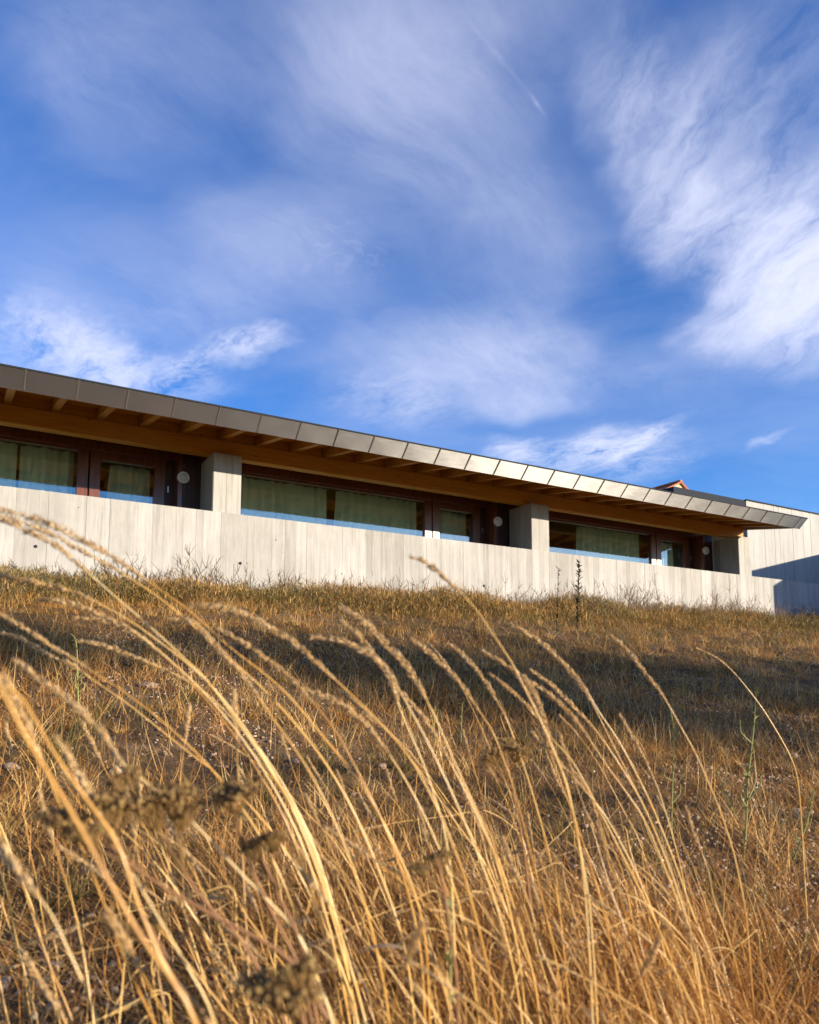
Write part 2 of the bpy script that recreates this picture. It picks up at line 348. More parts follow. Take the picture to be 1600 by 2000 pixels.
# ------------------------------------------------------------------ concrete parapet along the terrace
ZP = 2.649
unit = boxes('concrete_board', [(-.5, .5, 0, 1, 0, 1)]); unit.materials.append(MATS['concrete'])
unit_w = boxes('concrete_board', [(-.5, .5, 0, 1, 0, 1)]); unit_w.materials.append(MATS['concrete_wing'])
def board_strips(parent, x0, x1, yf, z0, z1, wmin, wmax, mesh, split=.3, depth=.03):
    x = x0; cnt = 0
    while x < x1 - .02:
        w = random.uniform(wmin, wmax)
        if random.random() < .18: w *= 1.5
        w = min(w, x1-x)
        proud = random.choice((0, 0, .0015, .003, .005)); cnt += 1; gap = .0007 if cnt % 4 else random.choice((.0018, .0030))
        cuts = [z0, z1]
        if random.random() < split: cuts = [z0, z0 + (z1-z0)*random.uniform(.30, .75), z1]
        for a, b in zip(cuts[:-1], cuts[1:]):
            top = b - (.0015 if b < z1 else 0)
            put('concrete_board', mesh, parent=parent, loc=(x+w/2, yf-proud-random.uniform(0, .0008), a), scale=(w-gap, depth, top-a))
        x += w
def parapet():
    r = thing('parapet_wall', (8, 11.1, 1.4), 'long low board-marked concrete wall in front of the windows', 'wall')
    put('wall_core', boxes('wall_core', [(-4, 30, 11.0, 11.21, .6, ZP-.003)]), 'concrete', r)
    board_strips(r, -4.0, 24.0, 10.985, .7, ZP, .10, .20, unit)
    for x, y in ((70, 1067), (946, 1144), (470, 1100)):
        p = on_y(x, y, 10.974); bm = bmesh.new()
        bmesh.ops.create_cone(bm, cap_ends=True, segments=14, radius1=.022, radius2=.016, depth=.012, matrix=Matrix.Translation((p[0], p[1], p[2])) @ Matrix.Rotation(rad(90), 4, 'X'))
        put('tie_hole_plug', bm_mesh('tie_hole_plug', bm), 'dark_metal', r)
parapet()

# ------------------------------------------------------------------ the long building
X1, MOD, PW = 3.142, 6.0, .42                       # first pillar, bay, pillar width
YQ, YBK, YW = 11.03, 11.69, 12.03                   # pillar front, pillar back, window plane
YT, ZT, YB, ZB = 9.69, 3.743, 9.88, 3.553           # fascia top and bottom edges
PITCHP, XS0, XEND = .573, .534, 15.66
BZ0, BZ1, BY0, BY1 = 3.552, 3.80, 11.17, 11.35      # beam
FLOOR = 1.66
house = thing('long_building', (6.5, 13, 1.52), 'low concrete and timber building with a metal-edged roof and curtained windows', 'building')
def pillars():
    for k in range(-1, 3):
        x = X1 + k*MOD
        o = put('pillar', boxes('pillar', [(x, x+PW, YQ+.004, YBK, FLOOR, BZ0-.002)], .006), 'concrete', house)
        for f0, f1 in ((0, .46), (.46, 1)):
            put('concrete_board', unit, parent=o, loc=(x+PW*(f0+f1)/2, YQ-.004-.003*random.random(), ZP-.3), scale=(PW*(f1-f0)-.003, .02, BZ0-ZP+.294))
        d = YBK-YQ
        for j in range(4):
            b = boxes('concrete_board', [(x-.006-.003*random.random(), x+.004, YQ+.004+d*j/4, YQ+d*(j+1)/4-.001, ZP-.3, BZ0-.006)])
            put('concrete_board', b, 'concrete', o)
def roof():
    sl = (4.02-ZT)/(YBK-YT)
    # timber under the eave
    put('beam', boxes('beam', [(-4, XEND-.13, BY0, BY1, BZ0, BZ1)], .006), 'glulam', house)
    bm_r = []
    y0, y1 = YB+.03, 12.4
    zb = lambda y: 3.585 + (y-YB)*(BZ1-3.585)/(BY0-YB)
    raft = prism('rafter', [(y0, zb(y0)), (y0, zb(y0)+.135), (y1, zb(y1)+.17), (y1, zb(y1))], 'x', -.045, .045); raft.materials.append(MATS['rafter_wood'])
    blk = boxes('blocking_board', [(.047, PITCHP-.047, BY0+.03, BY0+.06, BZ1+.004, BZ1+.17)]); blk.materials.append(MATS['glulam'])
    dark_tip = boxes('rafter_tip', [(-.047, .047, y0-.012, y0-.001, zb(y0)-.004, zb(y0)+.13)]); dark_tip.materials.append(MATS['dark_panel_wood'])  # thin dark piece over the rafter end
    for n in range(-8, 27):
        x = XS0 + n*PITCHP - .12
        if x < -4 or x > XEND-.06: continue
        o = put('rafter', raft, parent=house, loc=(x, 0, 0)); put('rafter_tip', dark_tip, parent=o, loc=(x, 0, 0))
        if x + PITCHP < XEND: put('blocking_board', blk, parent=house, loc=(x, 0, 0))
    deck = prism('roof_deck', [(YB+.02, zb(YB)+.137), (YB+.02, zb(YB)+.150), (14.5, zb(14.5)+.19), (14.5, zb(14.5)+.172)], 'x', -4.2, XEND-.03)
    put('roof_deck', deck, 'deck_wood', house)
    # roof skin and folded metal edge
    rf = put('roof', prism('roof', [(YT+.025, ZT-.004), (YT+.025, ZT+.012), (16, ZT+.012+6.3*.175), (16, ZT-.004+6.3*.175)], 'x', -4.4, XEND), 'zinc_seam', house)
    put('drip_edge', boxes('drip_edge', [(-4.4, XEND+.004, YT-.012, YT+.03, ZT-.004, ZT+.014)]), 'dark_metal', rf)
    put('fascia_core', prism('fascia_core', [(YT+.02, ZT-.008), (YB+.022, ZB+.006), (YB+.06, ZB+.016), (YT+.16, ZT-.008)], 'x', -4.4, XEND-.004), 'rafter_wood', rf)
    e = np.array([0, YB-YT, ZB-ZT]); nrm = np.array([0, -(ZT-ZB), -(YB-YT)])/np.hypot(ZT-ZB, YB-YT)
    edges = [XS0+n*PITCHP for n in range(-9, 27)] + [XEND]
    for a, b in zip(edges[:-1], edges[1:]):
        nx, ny = 10, 6; u = np.linspace(0, 1, nx); v = np.linspace(0, 1, ny); U, Vv = np.meshgrid(u, v)
        amp = random.uniform(-.002, .0035); tw = random.uniform(-.003, .003); ph = random.uniform(0, 6)
        h = amp*np.sin(np.pi*U)*np.sin(np.pi*Vv) + tw*(U-.5) + .0009*np.sin(7*U+ph)*np.sin(3.5*Vv+ph)
        P = np.zeros((ny, nx, 3)); P[..., 0] = a+.003+(b-a-.006)*U
        P += np.array([0, YT, ZT-.006]) + Vv[..., None]*e + h[..., None]*nrm
        i = np.arange(nx*ny).reshape(ny, nx); F = np.stack([i[:-1,:-1], i[1:,:-1], i[1:,1:], i[:-1,1:]], -1).reshape(-1, 4)
        put('fascia_panel', arrays('fascia_panel', P.reshape(-1, 3), F, smooth=True), 'zinc', rf)
    seam = prism('standing_seam', [(YT-.016, ZT-.006), (YB-.016, ZB-.002), (YB+.004, ZB+.006), (YT+.004, ZT-.002)], 'x', -.0055, .0055)
    seam.materials.append(MATS['zinc_seam'])
    for x in edges[1:-1]: put('standing_seam', seam, parent=rf, loc=(x, 0, 0))
    put('end_cap', prism('end_cap', [(YT+.004, ZT), (YB+.004, ZB), (YB+.10, ZB+.03), (12, ZT+.15), (12, ZT+.5)], 'x', XEND-.004, XEND+.006), 'zinc_seam', rf)
def bays():
    put('header_board', boxes('header_board', [(-4, XEND-.3, YW+.0, YW+.06, 3.585, 4.3)]), 'varnished_wood', house)
    put('terrace_floor', boxes('terrace_floor', [(-4, 16.2, 11.15, 12.1, FLOOR-.2, FLOOR)]), 'floor_slab', house)
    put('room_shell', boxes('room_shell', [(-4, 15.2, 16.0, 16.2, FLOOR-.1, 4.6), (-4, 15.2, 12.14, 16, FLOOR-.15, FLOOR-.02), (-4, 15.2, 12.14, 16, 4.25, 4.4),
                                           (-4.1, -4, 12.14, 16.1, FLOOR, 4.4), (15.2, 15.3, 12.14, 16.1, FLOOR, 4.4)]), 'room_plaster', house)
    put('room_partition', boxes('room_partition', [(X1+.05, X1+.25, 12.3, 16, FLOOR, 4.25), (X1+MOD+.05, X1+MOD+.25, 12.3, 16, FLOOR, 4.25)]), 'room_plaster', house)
    hinge_m = boxes('hinge', [(2.70, 2.716, YW-.05, YW-.025, 3.10, 3.20)]); hinge_m.materials.append(MATS['steel'])
    hinge_l = boxes('hinge', [(2.70, 2.716, YW-.05, YW-.025, 2.72, 2.82)]); hinge_l.materials.append(MATS['steel'])
    for k in range(3):
        o = k*MOD; wl = X1+PW-MOD+o; wr = 1.40+o
        if k == 0: wl = -2.4
        y0, y1 = YW-.035, YW+.045
        w = put('window', boxes('window', [(wl, wl+.07, y0, y1, FLOOR, 3.66), (wr, wr+.15, y0, y1, FLOOR, 3.66), (wl+.07, wr, y0, y1, 3.565, 3.66), (wl+.07, wr, y0, y1, FLOOR, FLOOR+.12)], .004), 'varnished_wood', house)
        put('pane', boxes('pane', [(wl+.06, wr+.01, YW+.010, YW+.016, FLOOR+.1, 3.575)]), 'pane_glass', w)
        put('head_trim', boxes('head_trim', [(wl, 2.86+o, y0-.06, y0-.002, 3.60, 3.72)], .004), 'varnished_wood', w)
        put('dark_gap', boxes('dark_gap', [(wr+.151, wr+.169, YW, YW+.03, FLOOR, 3.66)]), 'dark_metal', w)
        dl, dr = 1.57+o, 2.66+o
        d = put('door', boxes('door', [(dl, dl+.15, y0-.004, y1, FLOOR+.02, 3.66), (dr-.16, dr, y0-.004, y1, FLOOR+.02, 3.66), (dl+.15, dr-.16, y0-.004, y1, 3.47, 3.66), (dl+.15, dr-.16, y0-.004, y1, FLOOR+.02, FLOOR+.25)], .004), 'varnished_wood', house)
        put('pane', boxes('pane', [(dl+.14, dr-.15, YW+.010, YW+.016, FLOOR+.2, 3.48)]), 'pane_glass', d)
        put('hinge', hinge_m, parent=d, loc=(o, 0, 0)); put('hinge', hinge_l, parent=d, loc=(o, 0, 0))
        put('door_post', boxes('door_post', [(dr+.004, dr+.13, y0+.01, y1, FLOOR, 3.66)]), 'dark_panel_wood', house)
        put('door_post', boxes('door_post', [(dr+.13, dr+.20, YW-.32, y1, FLOOR, 3.66)], .004), 'varnished_wood', house)
        px0, px1 = dr+.202, X1+o-.002
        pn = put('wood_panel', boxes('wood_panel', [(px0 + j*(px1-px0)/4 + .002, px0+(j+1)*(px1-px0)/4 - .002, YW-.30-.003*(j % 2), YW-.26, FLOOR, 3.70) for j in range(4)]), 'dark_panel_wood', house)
        lx, lz = X1+o-.275+ (0.0), 3.29; ly = YW-.31
        bm = bmesh.new(); R1, R2, n = .092, .068, 28
        prof = [(.0, R1), (.035, R1*.99), (.047, R1*.93), (.047, R2), (.030, R2*.97)]
        rings = [[bm.verts.new((lx+r*math.cos(t*2*math.pi/n), ly-dp, lz+r*math.sin(t*2*math.pi/n))) for t in range(n)] for dp, r in prof]
        for a, b in zip(rings[:-1], rings[1:]):
            for t in range(n): bm.faces.new((a[t], a[(t+1) % n], b[(t+1) % n], b[t]))
        bmesh.ops.recalc_face_normals(bm, faces=bm.faces[:]); put('lamp_ring', bm_mesh('lamp_ring', bm, True), 'lamp_ring', pn)
        bm = bmesh.new(); bmesh.ops.create_uvsphere(bm, u_segments=20, v_segments=10, radius=R2, matrix=Matrix.Translation((lx, ly-.028, lz)) @ Matrix.Diagonal((1, .38, 1, 1)))
        put('lamp_glass', bm_mesh('lamp_glass', bm, True), 'lamp_glass', pn)
pillars(); roof(); bays()

# curtains hang free behind the panes
def curtain(x0, x1, label, z1=3.60, flare=0.0, seed=0, folds=None):
    rr = random.Random(seed); n = int((x1-x0)/.012)+8; m = 14
    u = np.linspace(0, 1, n); v = np.linspace(0, 1, m); f = folds or (x1-x0)/.17
    ph = np.cumsum(np.array([rr.uniform(.35, 1.65) for _ in range(n)])); ph = ph/ph[-1]*f*2*math.pi
    am = np.interp(u, np.linspace(0, 1, 9), [rr.uniform(.025, .075) for _ in range(9)])
    U, V = np.meshgrid(u, v); Y = YW+.25 + am[None]*np.sin(ph[None] + .5*V)*(.55+.55*V) + .016*np.sin(ph[None]*.37+1)
    X = x0 + (x1-x0)*U + flare*V*(U-.0 if flare > 0 else 1-U) ; Z = z1 - (z1-FLOOR-.03)*V
    P = np.stack([X, Y, Z], -1).reshape(-1, 3); i = np.arange(n*m).reshape(m, n)
    F = np.stack([i[:-1,:-1], i[1:,:-1], i[1:,1:], i[:-1,1:]], -1).reshape(-1, 4)
    tag(put('curtain', arrays('curtain', P, F, smooth=True), 'curtain_cloth'), label, 'curtain', 'green curtains behind the panes')
curtain(-1.6, .62, 'wide pale green curtain at the left edge, its right hem by a dark gap', seed=1)
curtain(.66, 1.38, 'narrow green curtain beside the leftmost window jamb', seed=2)
curtain(1.90, 2.49, 'green curtain in the glass of the leftmost door', 3.5, -.12, seed=3)
curtain(3.7, 5.52, 'green curtain filling the left half of the middle window', seed=4)
curtain(5.72, 7.36, 'green curtain filling the right half of the middle window', 3.6, -.10, seed=5)
curtain(7.86, 8.5, 'green curtain in the glass of the middle door', 3.5, seed=6)
curtain(11.45, 13.36, 'green curtain on the right part of the rightmost window', 3.6, -.06, seed=7)
curtain(13.74, 14.45, 'green curtain in the glass of the rightmost door', 3.5, .05, seed=8)

# ------------------------------------------------------------------ concrete wing behind, its shadow-casting side wall, the tiled house
def wing():
    r = thing('concrete_wing', (19, 13, 1.5), 'taller pale concrete wing behind the right end of the roof', 'building')
    Y0, TOP, XL = 12.30, 4.925, 17.28
    put('wall', boxes('wall', [(XL, 34, Y0+.02, 20, 1.0, TOP-.004)]), 'concrete_wing', r)
    board_strips(r, XL, 24.5, Y0+.012, 1.2, TOP, .08, .15, unit_w, .1)
    put('coping', boxes('coping', [(XL-.01, 34, Y0-.02, 20, TOP, TOP+.028)]), 'dark_metal', r)
    put('shade_toned_slab', boxes('shade_toned_slab', [(14.60, XL-.004, Y0+.03, 19, 4.25, TOP+.004)]), 'dark_metal', r)  # slab behind the roof, its shade put into the dark colour
    put('side_wall', prism('side_wall', [(5.38, -1.5), (5.38, 3.91), (7.93, 4.20), (11.72, 3.95), (12.29, 3.92), (12.29, -1.5)], 'x', 20.8, 21.1), 'concrete_wing', r)
wing()
def stone_house():
    D = 30.0; pk = on_y(1330.5, 940, D); L = on_y(1293, 957.5, D); Rr = on_y(1348, 960, D)
    r = thing('stone_house', (pk[0], D+2, 1.5), 'stone gable with a red tiled roof peeping over the metal roof edge', 'house')
    sl = (pk[2]-L[2])/(pk[0]-L[0]); sr = (pk[2]-Rr[2])/(Rr[0]-pk[0]); wl, wr = 5.0, 3.0
    put('gable_wall', prism('gable_wall', [(pk[0]-wl, 1), (pk[0]+wr, 1), (pk[0]+wr, pk[2]-sr*wr-.1), (pk[0], pk[2]-.1), (pk[0]-wl, pk[2]-sl*wl-.1)], 'y', D+.12, D+9), 'rubble_stone', r)
    def tiles(sx, slope, w):
        part = put('roof_slope', prism('roof_slope', [(pk[0], pk[2]-.09), (pk[0]+sx*w, pk[2]-slope*w-.09), (pk[0]+sx*w, pk[2]-slope*w-.03), (pk[0], pk[2]-.03)], 'y', D, D+9.2), 'terracotta', r)
        ln = math.hypot(1, slope); n = int(w*ln/.36)
        t = boxes('roof_tile', [(0, .40, -.02, .2, -.02, .055)], .015); t.materials.append(MATS['terracotta'])
        for i in range(n):
            for j in range(2):
                q = (i*.36)/ln; o = put('roof_tile', t, parent=part, loc=(pk[0]+sx*q, D+j*.21, pk[2]-slope*q-.03+.02*random.random()))
                o.rotation_euler = (0, math.atan2(slope, 1) if sx > 0 else math.pi-math.atan2(slope, 1), 0)
    tiles(-1, sl, wl); tiles(1, sr, wr)
    ridge = boxes('ridge_tile', [(-.12, .12, -.03, .45, -.06, .07)], .04); ridge.materials.append(MATS['terracotta'])
    for j in range(5): put('ridge_tile', ridge, parent=r, loc=(pk[0], D+j*.46, pk[2]+.02))
stone_house()

# ------------------------------------------------------------------ plant builders
def blades(base, az, length, width, lean, curl, tone, seg=3):
    """ribbons that rise from base, lean towards az and curl over"""
    n = len(base); s = np.linspace(0, 1, seg+1); dirx, diry = np.cos(az), np.sin(az)
    ang = lean[:, None] + curl[:, None]*s[None]                                     # from vertical
    st = (length/seg)[:, None]; hor = np.cumsum(np.sin(ang)*st, 1) - np.sin(ang[:, :1])*st; ver = np.cumsum(np.cos(ang)*st, 1) - np.cos(ang[:, :1])*st
    cx = base[:, 0:1] + hor*dirx[:, None]; cy = base[:, 1:2] + hor*diry[:, None]; cz = base[:, 2:3] + ver
    wa = az + np.pi/2 + RNG.normal(0, .5, n); wx, wy = np.cos(wa), np.sin(wa)
    wd = width[:, None]*(1 - .85*s[None]**1.5)/2
    L = np.stack([cx-wx[:, None]*wd, cy-wy[:, None]*wd, cz], -1); R = np.stack([cx+wx[:, None]*wd, cy+wy[:, None]*wd, cz+.0], -1)
    V = np.stack([L, R], 2).reshape(n, -1, 3); k = 2*(seg+1)
    f = np.array([[2*i, 2*i+1, 2*i+3, 2*i+2] for i in range(seg)]); F = (f[None] + (np.arange(n)*k)[:, None, None]).reshape(-1, 4)
    return V.reshape(-1, 3), F, np.repeat(tone, k)
def scatter(n, depth0, depth1, power=1.0, xpad=80):
    """ground positions spread over the visible wedge, denser near by"""
    d = depth0 + (depth1-depth0)*RNG.random(n)**power; x = RNG.uniform(-xpad, 1600+xpad, n)
    h = FW[:2]/np.linalg.norm(FW[:2]); lat = (x-800)/F_PX*d
    return np.stack([h[0]*d + RT[0]*lat, h[1]*d + RT[1]*lat], -1)
def keep_front(p, ymax=10.85): return p[(p[:, 1] < ymax)]
def cover(name, mat, n, d0, d1, power, len0, len1, w0, w1, lean0, lean1, curl0, curl1, label, cat, mask=None, tone=(0, 1), seg=3):
    p = keep_front(scatter(n, d0, d1, power))
    if mask is not None: p = p[RNG.random(len(p)) < mask(p)]
    n = len(p); z = ground(p[:, 0], p[:, 1]) - .004
    V, F, t = blades(np.column_stack([p, z]), RNG.uniform(0, 2*np.pi, n), RNG.uniform(len0, len1, n), RNG.uniform(w0, w1, n), RNG.uniform(lean0, lean1, n), RNG.uniform(curl0, curl1, n), RNG.uniform(*tone, n), seg)
    tag(put(name, arrays(name, V, F, t), mat), label, cat, kind='stuff')
patch = lambda sc, ox, lo, hi: (lambda p: np.clip((vnoise(p[:, 0]*sc+ox, p[:, 1]*sc+ox)+.5-lo)/(hi-lo), 0.03, 1))
cover('dry_grass_litter', 'dry_blade', 130000, 1.2, 7, .85, .03, .12, .0020, .0050, .95, 1.7, -.4, .5, 'flattened dry tan grass litter covering the slope', 'dry grass', patch(.9, 3, .25, .62), seg=2)
cover('lightening_litter', 'dry_blade', 36000, .9, 3.0, .9, .03, .10, .0016, .0036, .8, 1.65, -.4, .6, 'added bright dry litter that lightens the ground nearest the viewer', 'dry grass', patch(1.3, 71, .15, .6), (.25, 1), seg=2)  # bright blades added to lighten near ground, sunlight put into their tone
cover('far_dry_grass', 'dry_blade', 150000, 4.8, 19, 1.0, .04, .15, .004, .009, .4, 1.7, -.2, .9, 'dry short grass on the upper slope', 'dry grass', patch(.6, 8, .1, .6), (0, .9), seg=2)
cover('tangled_dry_stems', 'russet_blade', 7000, 1.5, 9, .9, .10, .32, .0016, .0034, .5, 1.5, -1.0, 1.0, 'long tangled dry stems lying over the slope', 'dry grass', None, (.2, 1), seg=6)
cover('pale_dry_stems', 'dry_blade', 4200, 1.5, 8, .9, .10, .30, .0016, .0034, .5, 1.5, -1.0, 1.0, 'pale long stems lying loose over the slope', 'dry grass', None, (.5, 1), seg=6)
cover('russet_litter', 'russet_blade', 42000, 1.2, 8, 1.0, .03, .12, .0018, .0045, .8, 1.7, -.3, .7, 'russet brown dead stems matted on the ground', 'dry grass', patch(.8, 21, .25, .6), seg=2)
cover('green_ground_cover', 'green_blade', 34000, 1.4, 8, 1.1, .02, .08, .002, .005, .5, 1.5, -.2, .8, 'thin green blades growing through the dry litter', 'grass', patch(1.1, 33, .45, .7), seg=2)
cover('upper_green_cover', 'green_blade', 60000, 5.5, 19, 1.0, .03, .12, .004, .010, .4, 1.7, -.2, .8, 'dull green low growth on the shaded upper slope', 'grass', patch(.5, 41, .25, .6), seg=2)

# tangled dry scrub along the foot of the wall
def wall_scrub():
    n = 100000; X = RNG.uniform(-1.0, 19.0, n); Y = 10.9 - np.abs(RNG.normal(0, .85, n)); Y = np.clip(Y, 8.0, 10.9)
    hgt = .02 + .34*np.clip(vnoise(X*.9+5, Y*.6)+.42, 0, 1) + .16*(vnoise(X*4.3, Y)+.5) + .10*(vnoise(X*13, Y)+.5)
    hgt *= np.clip((Y-8.0)/1.6, .3, 1); Z = ground(X, Y) + hgt*RNG.random(n)**.7
    V, F, t = blades(np.column_stack([X, Y, Z]), RNG.uniform(0, 2*np.pi, n), RNG.uniform(.025, .085, n), RNG.uniform(.006, .013, n), RNG.uniform(.2, 2.6, n), RNG.uniform(-.9, .9, n),
                     np.clip(.48 + .7*vnoise(X*.45+2, Y*1.1) + RNG.normal(0, .25, n), 0, 1), 2)
    tag(put('wall_scrub', arrays('wall_scrub', V, F, t), 'olive_leaf'), 'tangled olive and straw coloured scrub along the foot of the wall', 'scrub', kind='stuff')
    pick = RNG.random(n) < np.clip(.25 + .9*vnoise(X*.8+30, Y*.8), 0, 1); q = np.flatnonzero(pick)
    V, F, t = blades(np.column_stack([X[q]+.02, Y[q]-.03, Z[q]+.015]), RNG.uniform(0, 2*np.pi, len(q)), RNG.uniform(.03, .13, len(q)), RNG.uniform(.004, .009, len(q)), RNG.uniform(.2, 2.0, len(q)), RNG.uniform(-.9, .9, len(q)), RNG.uniform(0, .8, len(q)), 2)
    tag(put('dry_scrub', arrays('dry_scrub', V, F, t), 'dry_blade'), 'dry straw coloured stems mixed into the scrub below the wall', 'scrub', kind='stuff')
    Vs, Fs, ts = [], [], []; off = 0                                 # wiry twigs that stand up against the concrete
    for i in range(2300):
        x = RNG.uniform(-1, 19); y = 10.85 - abs(RNG.normal(0, .45)); z = float(ground(x, y))
        dense = vnoise(np.array([x*1.1+7]), np.array([3.3]))[0] + .5
        H = RNG.uniform(.18, .42) + (.60*dense*RNG.random() if RNG.random() < .45 else 0); az = RNG.uniform(0, 2*np.pi); lean = RNG.uniform(.05, .8)
        p = np.array([x, y, z]); d = np.array([math.cos(az)*math.sin(lean), .5*math.sin(az)*math.sin(lean), math.cos(lean)]); pts = [p.copy()]
        for s in range(6):
            d = d + RNG.normal(0, .24, 3); d /= np.linalg.norm(d); p = p + d*H/6; pts.append(p.copy())
        lines = [pts]
        for b in range(RNG.integers(4, 9)):
            j = RNG.integers(2, 6); q = pts[j].copy(); e = d + RNG.normal(0, .6, 3); e[2] = abs(e[2]); e /= np.linalg.norm(e); br = [q.copy()]
            for s in range(3): e = e + RNG.normal(0, .2, 3); e /= np.linalg.norm(e); q = q + e*H*RNG.uniform(.04, .12); br.append(q.copy())
            lines.append(br)
        t0 = RNG.random()
        for ln in lines:
            ln = np.array(ln); m = len(ln); w = np.linspace(.0040, .0020, m)[:, None]*np.array([.86, -.5, .1])
            V = np.stack([ln-w, ln+w], 1).reshape(-1, 3); Vs.append(V); Fs.append(np.array([[2*k, 2*k+1, 2*k+3, 2*k+2] for k in range(m-1)])+off); ts.append(np.full(2*m, t0)); off += 2*m
    tag(put('wall_twigs', arrays('wall_twigs', np.concatenate(Vs), np.concatenate(Fs), np.concatenate(ts)), 'twig'), 'fine dry wiry twigs standing up against the concrete wall', 'twigs', kind='stuff')
wall_scrub()

# gravel and single stones
def stone_mesh(name, r, seed):
    rr = random.Random(seed); bm = bmesh.new(); bmesh.ops.create_icosphere(bm, subdivisions=2, radius=r)
    sx, sy, sz = rr.uniform(.8, 1.25), rr.uniform(.7, 1.1), rr.uniform(.5, .8)
    for v in bm.verts:
        k = 1 + rr.uniform(-.16, .16); v.co = Vector((v.co.x*sx*k, v.co.y*sy*k, v.co.z*sz*k))
    me = bm_mesh(name, bm); a = me.attributes.new('tone', 'FLOAT', 'POINT'); a.data.foreach_set('value', [rr.uniform(.4, .9)]*len(me.vertices)); me.materials.append(MATS['pebble']); return me
def gravel():
    ico = bmesh.new(); bmesh.ops.create_cube(ico, size=1.4); bmesh.ops.triangulate(ico, faces=ico.faces[:]); bv = np.array([v.co[:] for v in ico.verts]); bf = np.array([[v.index for v in f.verts] for f in ico.faces]); ico.free()
    p = keep_front(scatter(60000, 1.5, 8.5, .8), 7.5); p = p[RNG.random(len(p)) < patch(.7, 55, .30, .62)(p)]; n = len(p)
    r = .0030 + .012*RNG.random(n)**3; sc = RNG.uniform(.6, 1.2, (n, 3))*r[:, None]; sc[:, 2] *= .65
    V = bv[None]*sc[:, None]*(1+RNG.normal(0, .28, (n, len(bv), 3))) + np.column_stack([p, ground(p[:, 0], p[:, 1])+r*.25])[:, None]
    F = (bf[None] + (np.arange(n)*len(bv))[:, None, None]).reshape(-1, 3)
    tag(put('gravel', arrays('gravel', V.reshape(-1, 3), F, np.repeat(RNG.random(n), len(bv))), 'pebble'), 'pale pinkish gravel scattered between the dry litter', 'gravel', kind='stuff')
gravel()
def hit(x, y, d0=1.0, d1=18.0):
    for d in np.linspace(d0, d1, 1500):
        p = at(x, y, d)
        if p[2] <= ground(p[0], p[1]): return p
    return at(x, y, d1)
for i, (x, y, r, lab) in enumerate(((231, 1508, .032, 'pinkish stone just above the dried brown flower heads'), (266, 1590, .038, 'pale knobbly stone among the dried flower heads at left'),
        (290, 1343, .05, 'pale flat stone on the bright patch at far left'), (22, 1500, .03, 'small pale stone at the left edge of the gravel'), (1222, 1520, .03, 'small grey stone by the shadow edge at right'),
        (745, 1500, .028, 'pale stone between the tall stalks in the middle'), (575, 1490, .026, 'light stone on the gravel left of the middle stalks'), (1550, 1478, .035, 'grey stone in the shade near the right edge'))):
    p = hit(x, y); o = put('stone', stone_mesh('stone', r, i)); o.location = (p[0], p[1], p[2]+r*.2); o.rotation_euler = (0, 0, i*1.3); tag(o, lab, 'stone', 'single stones on the slope')

# ------------------------------------------------------------------ tall grass stalks
def smooth_path(pts, n):
    pts = np.asarray(pts, float); m = len(pts); ext = np.vstack([2*pts[0]-pts[1], pts, 2*pts[-1]-pts[-2]]); out = []
    for i in range(m-1):
        p0, p1, p2, p3 = ext[i:i+4]
        for t in np.linspace(0, 1, 8, endpoint=False):
            out.append(.5*((2*p1) + (-p0+p2)*t + (2*p0-5*p1+4*p2-p3)*t*t + (-p0+3*p1-3*p2+p3)*t**3))
    out.append(pts[-1]); out = np.array(out); s = np.concatenate([[0], np.cumsum(np.linalg.norm(np.diff(out, axis=0), axis=1))])
    u = np.linspace(0, s[-1], n); return np.stack([np.interp(u, s, out[:, k]) for k in range(3)], -1), s[-1]
def tube(path, rad_, sides=6, tone=.5):
    n = len(path); T = np.gradient(path, axis=0); T /= np.linalg.norm(T, axis=1)[:, None]+1e-9
    a = np.cross(T, np.array([.3, .8, .5])); a /= np.linalg.norm(a, axis=1)[:, None]; b = np.cross(T, a)
    th = np.arange(sides)*2*np.pi/sides; V = path[:, None] + rad_[:, None, None]*(np.cos(th)[None, :, None]*a[:, None] + np.sin(th)[None, :, None]*b[:, None])
    i = np.arange(n*sides).reshape(n, sides); j = np.roll(i, -1, 1); F = np.stack([i[:-1], j[:-1], j[1:], i[1:]], -1).reshape(-1, 4)
    tn = np.repeat(tone if np.ndim(tone) else np.full(n, tone), sides); return V.reshape(-1, 3), F, tn
SPV = np.array([[0, 0, 0], [.5, 0, .35], [0, .5, .35], [-.5, 0, .35], [0, -.5, .35], [0, 0, 1.]])
SPF = np.array([[0, 2, 1], [0, 3, 2], [0, 4, 3], [0, 1, 4], [1, 2, 5], [2, 3, 5], [3, 4, 5], [4, 1, 5]])
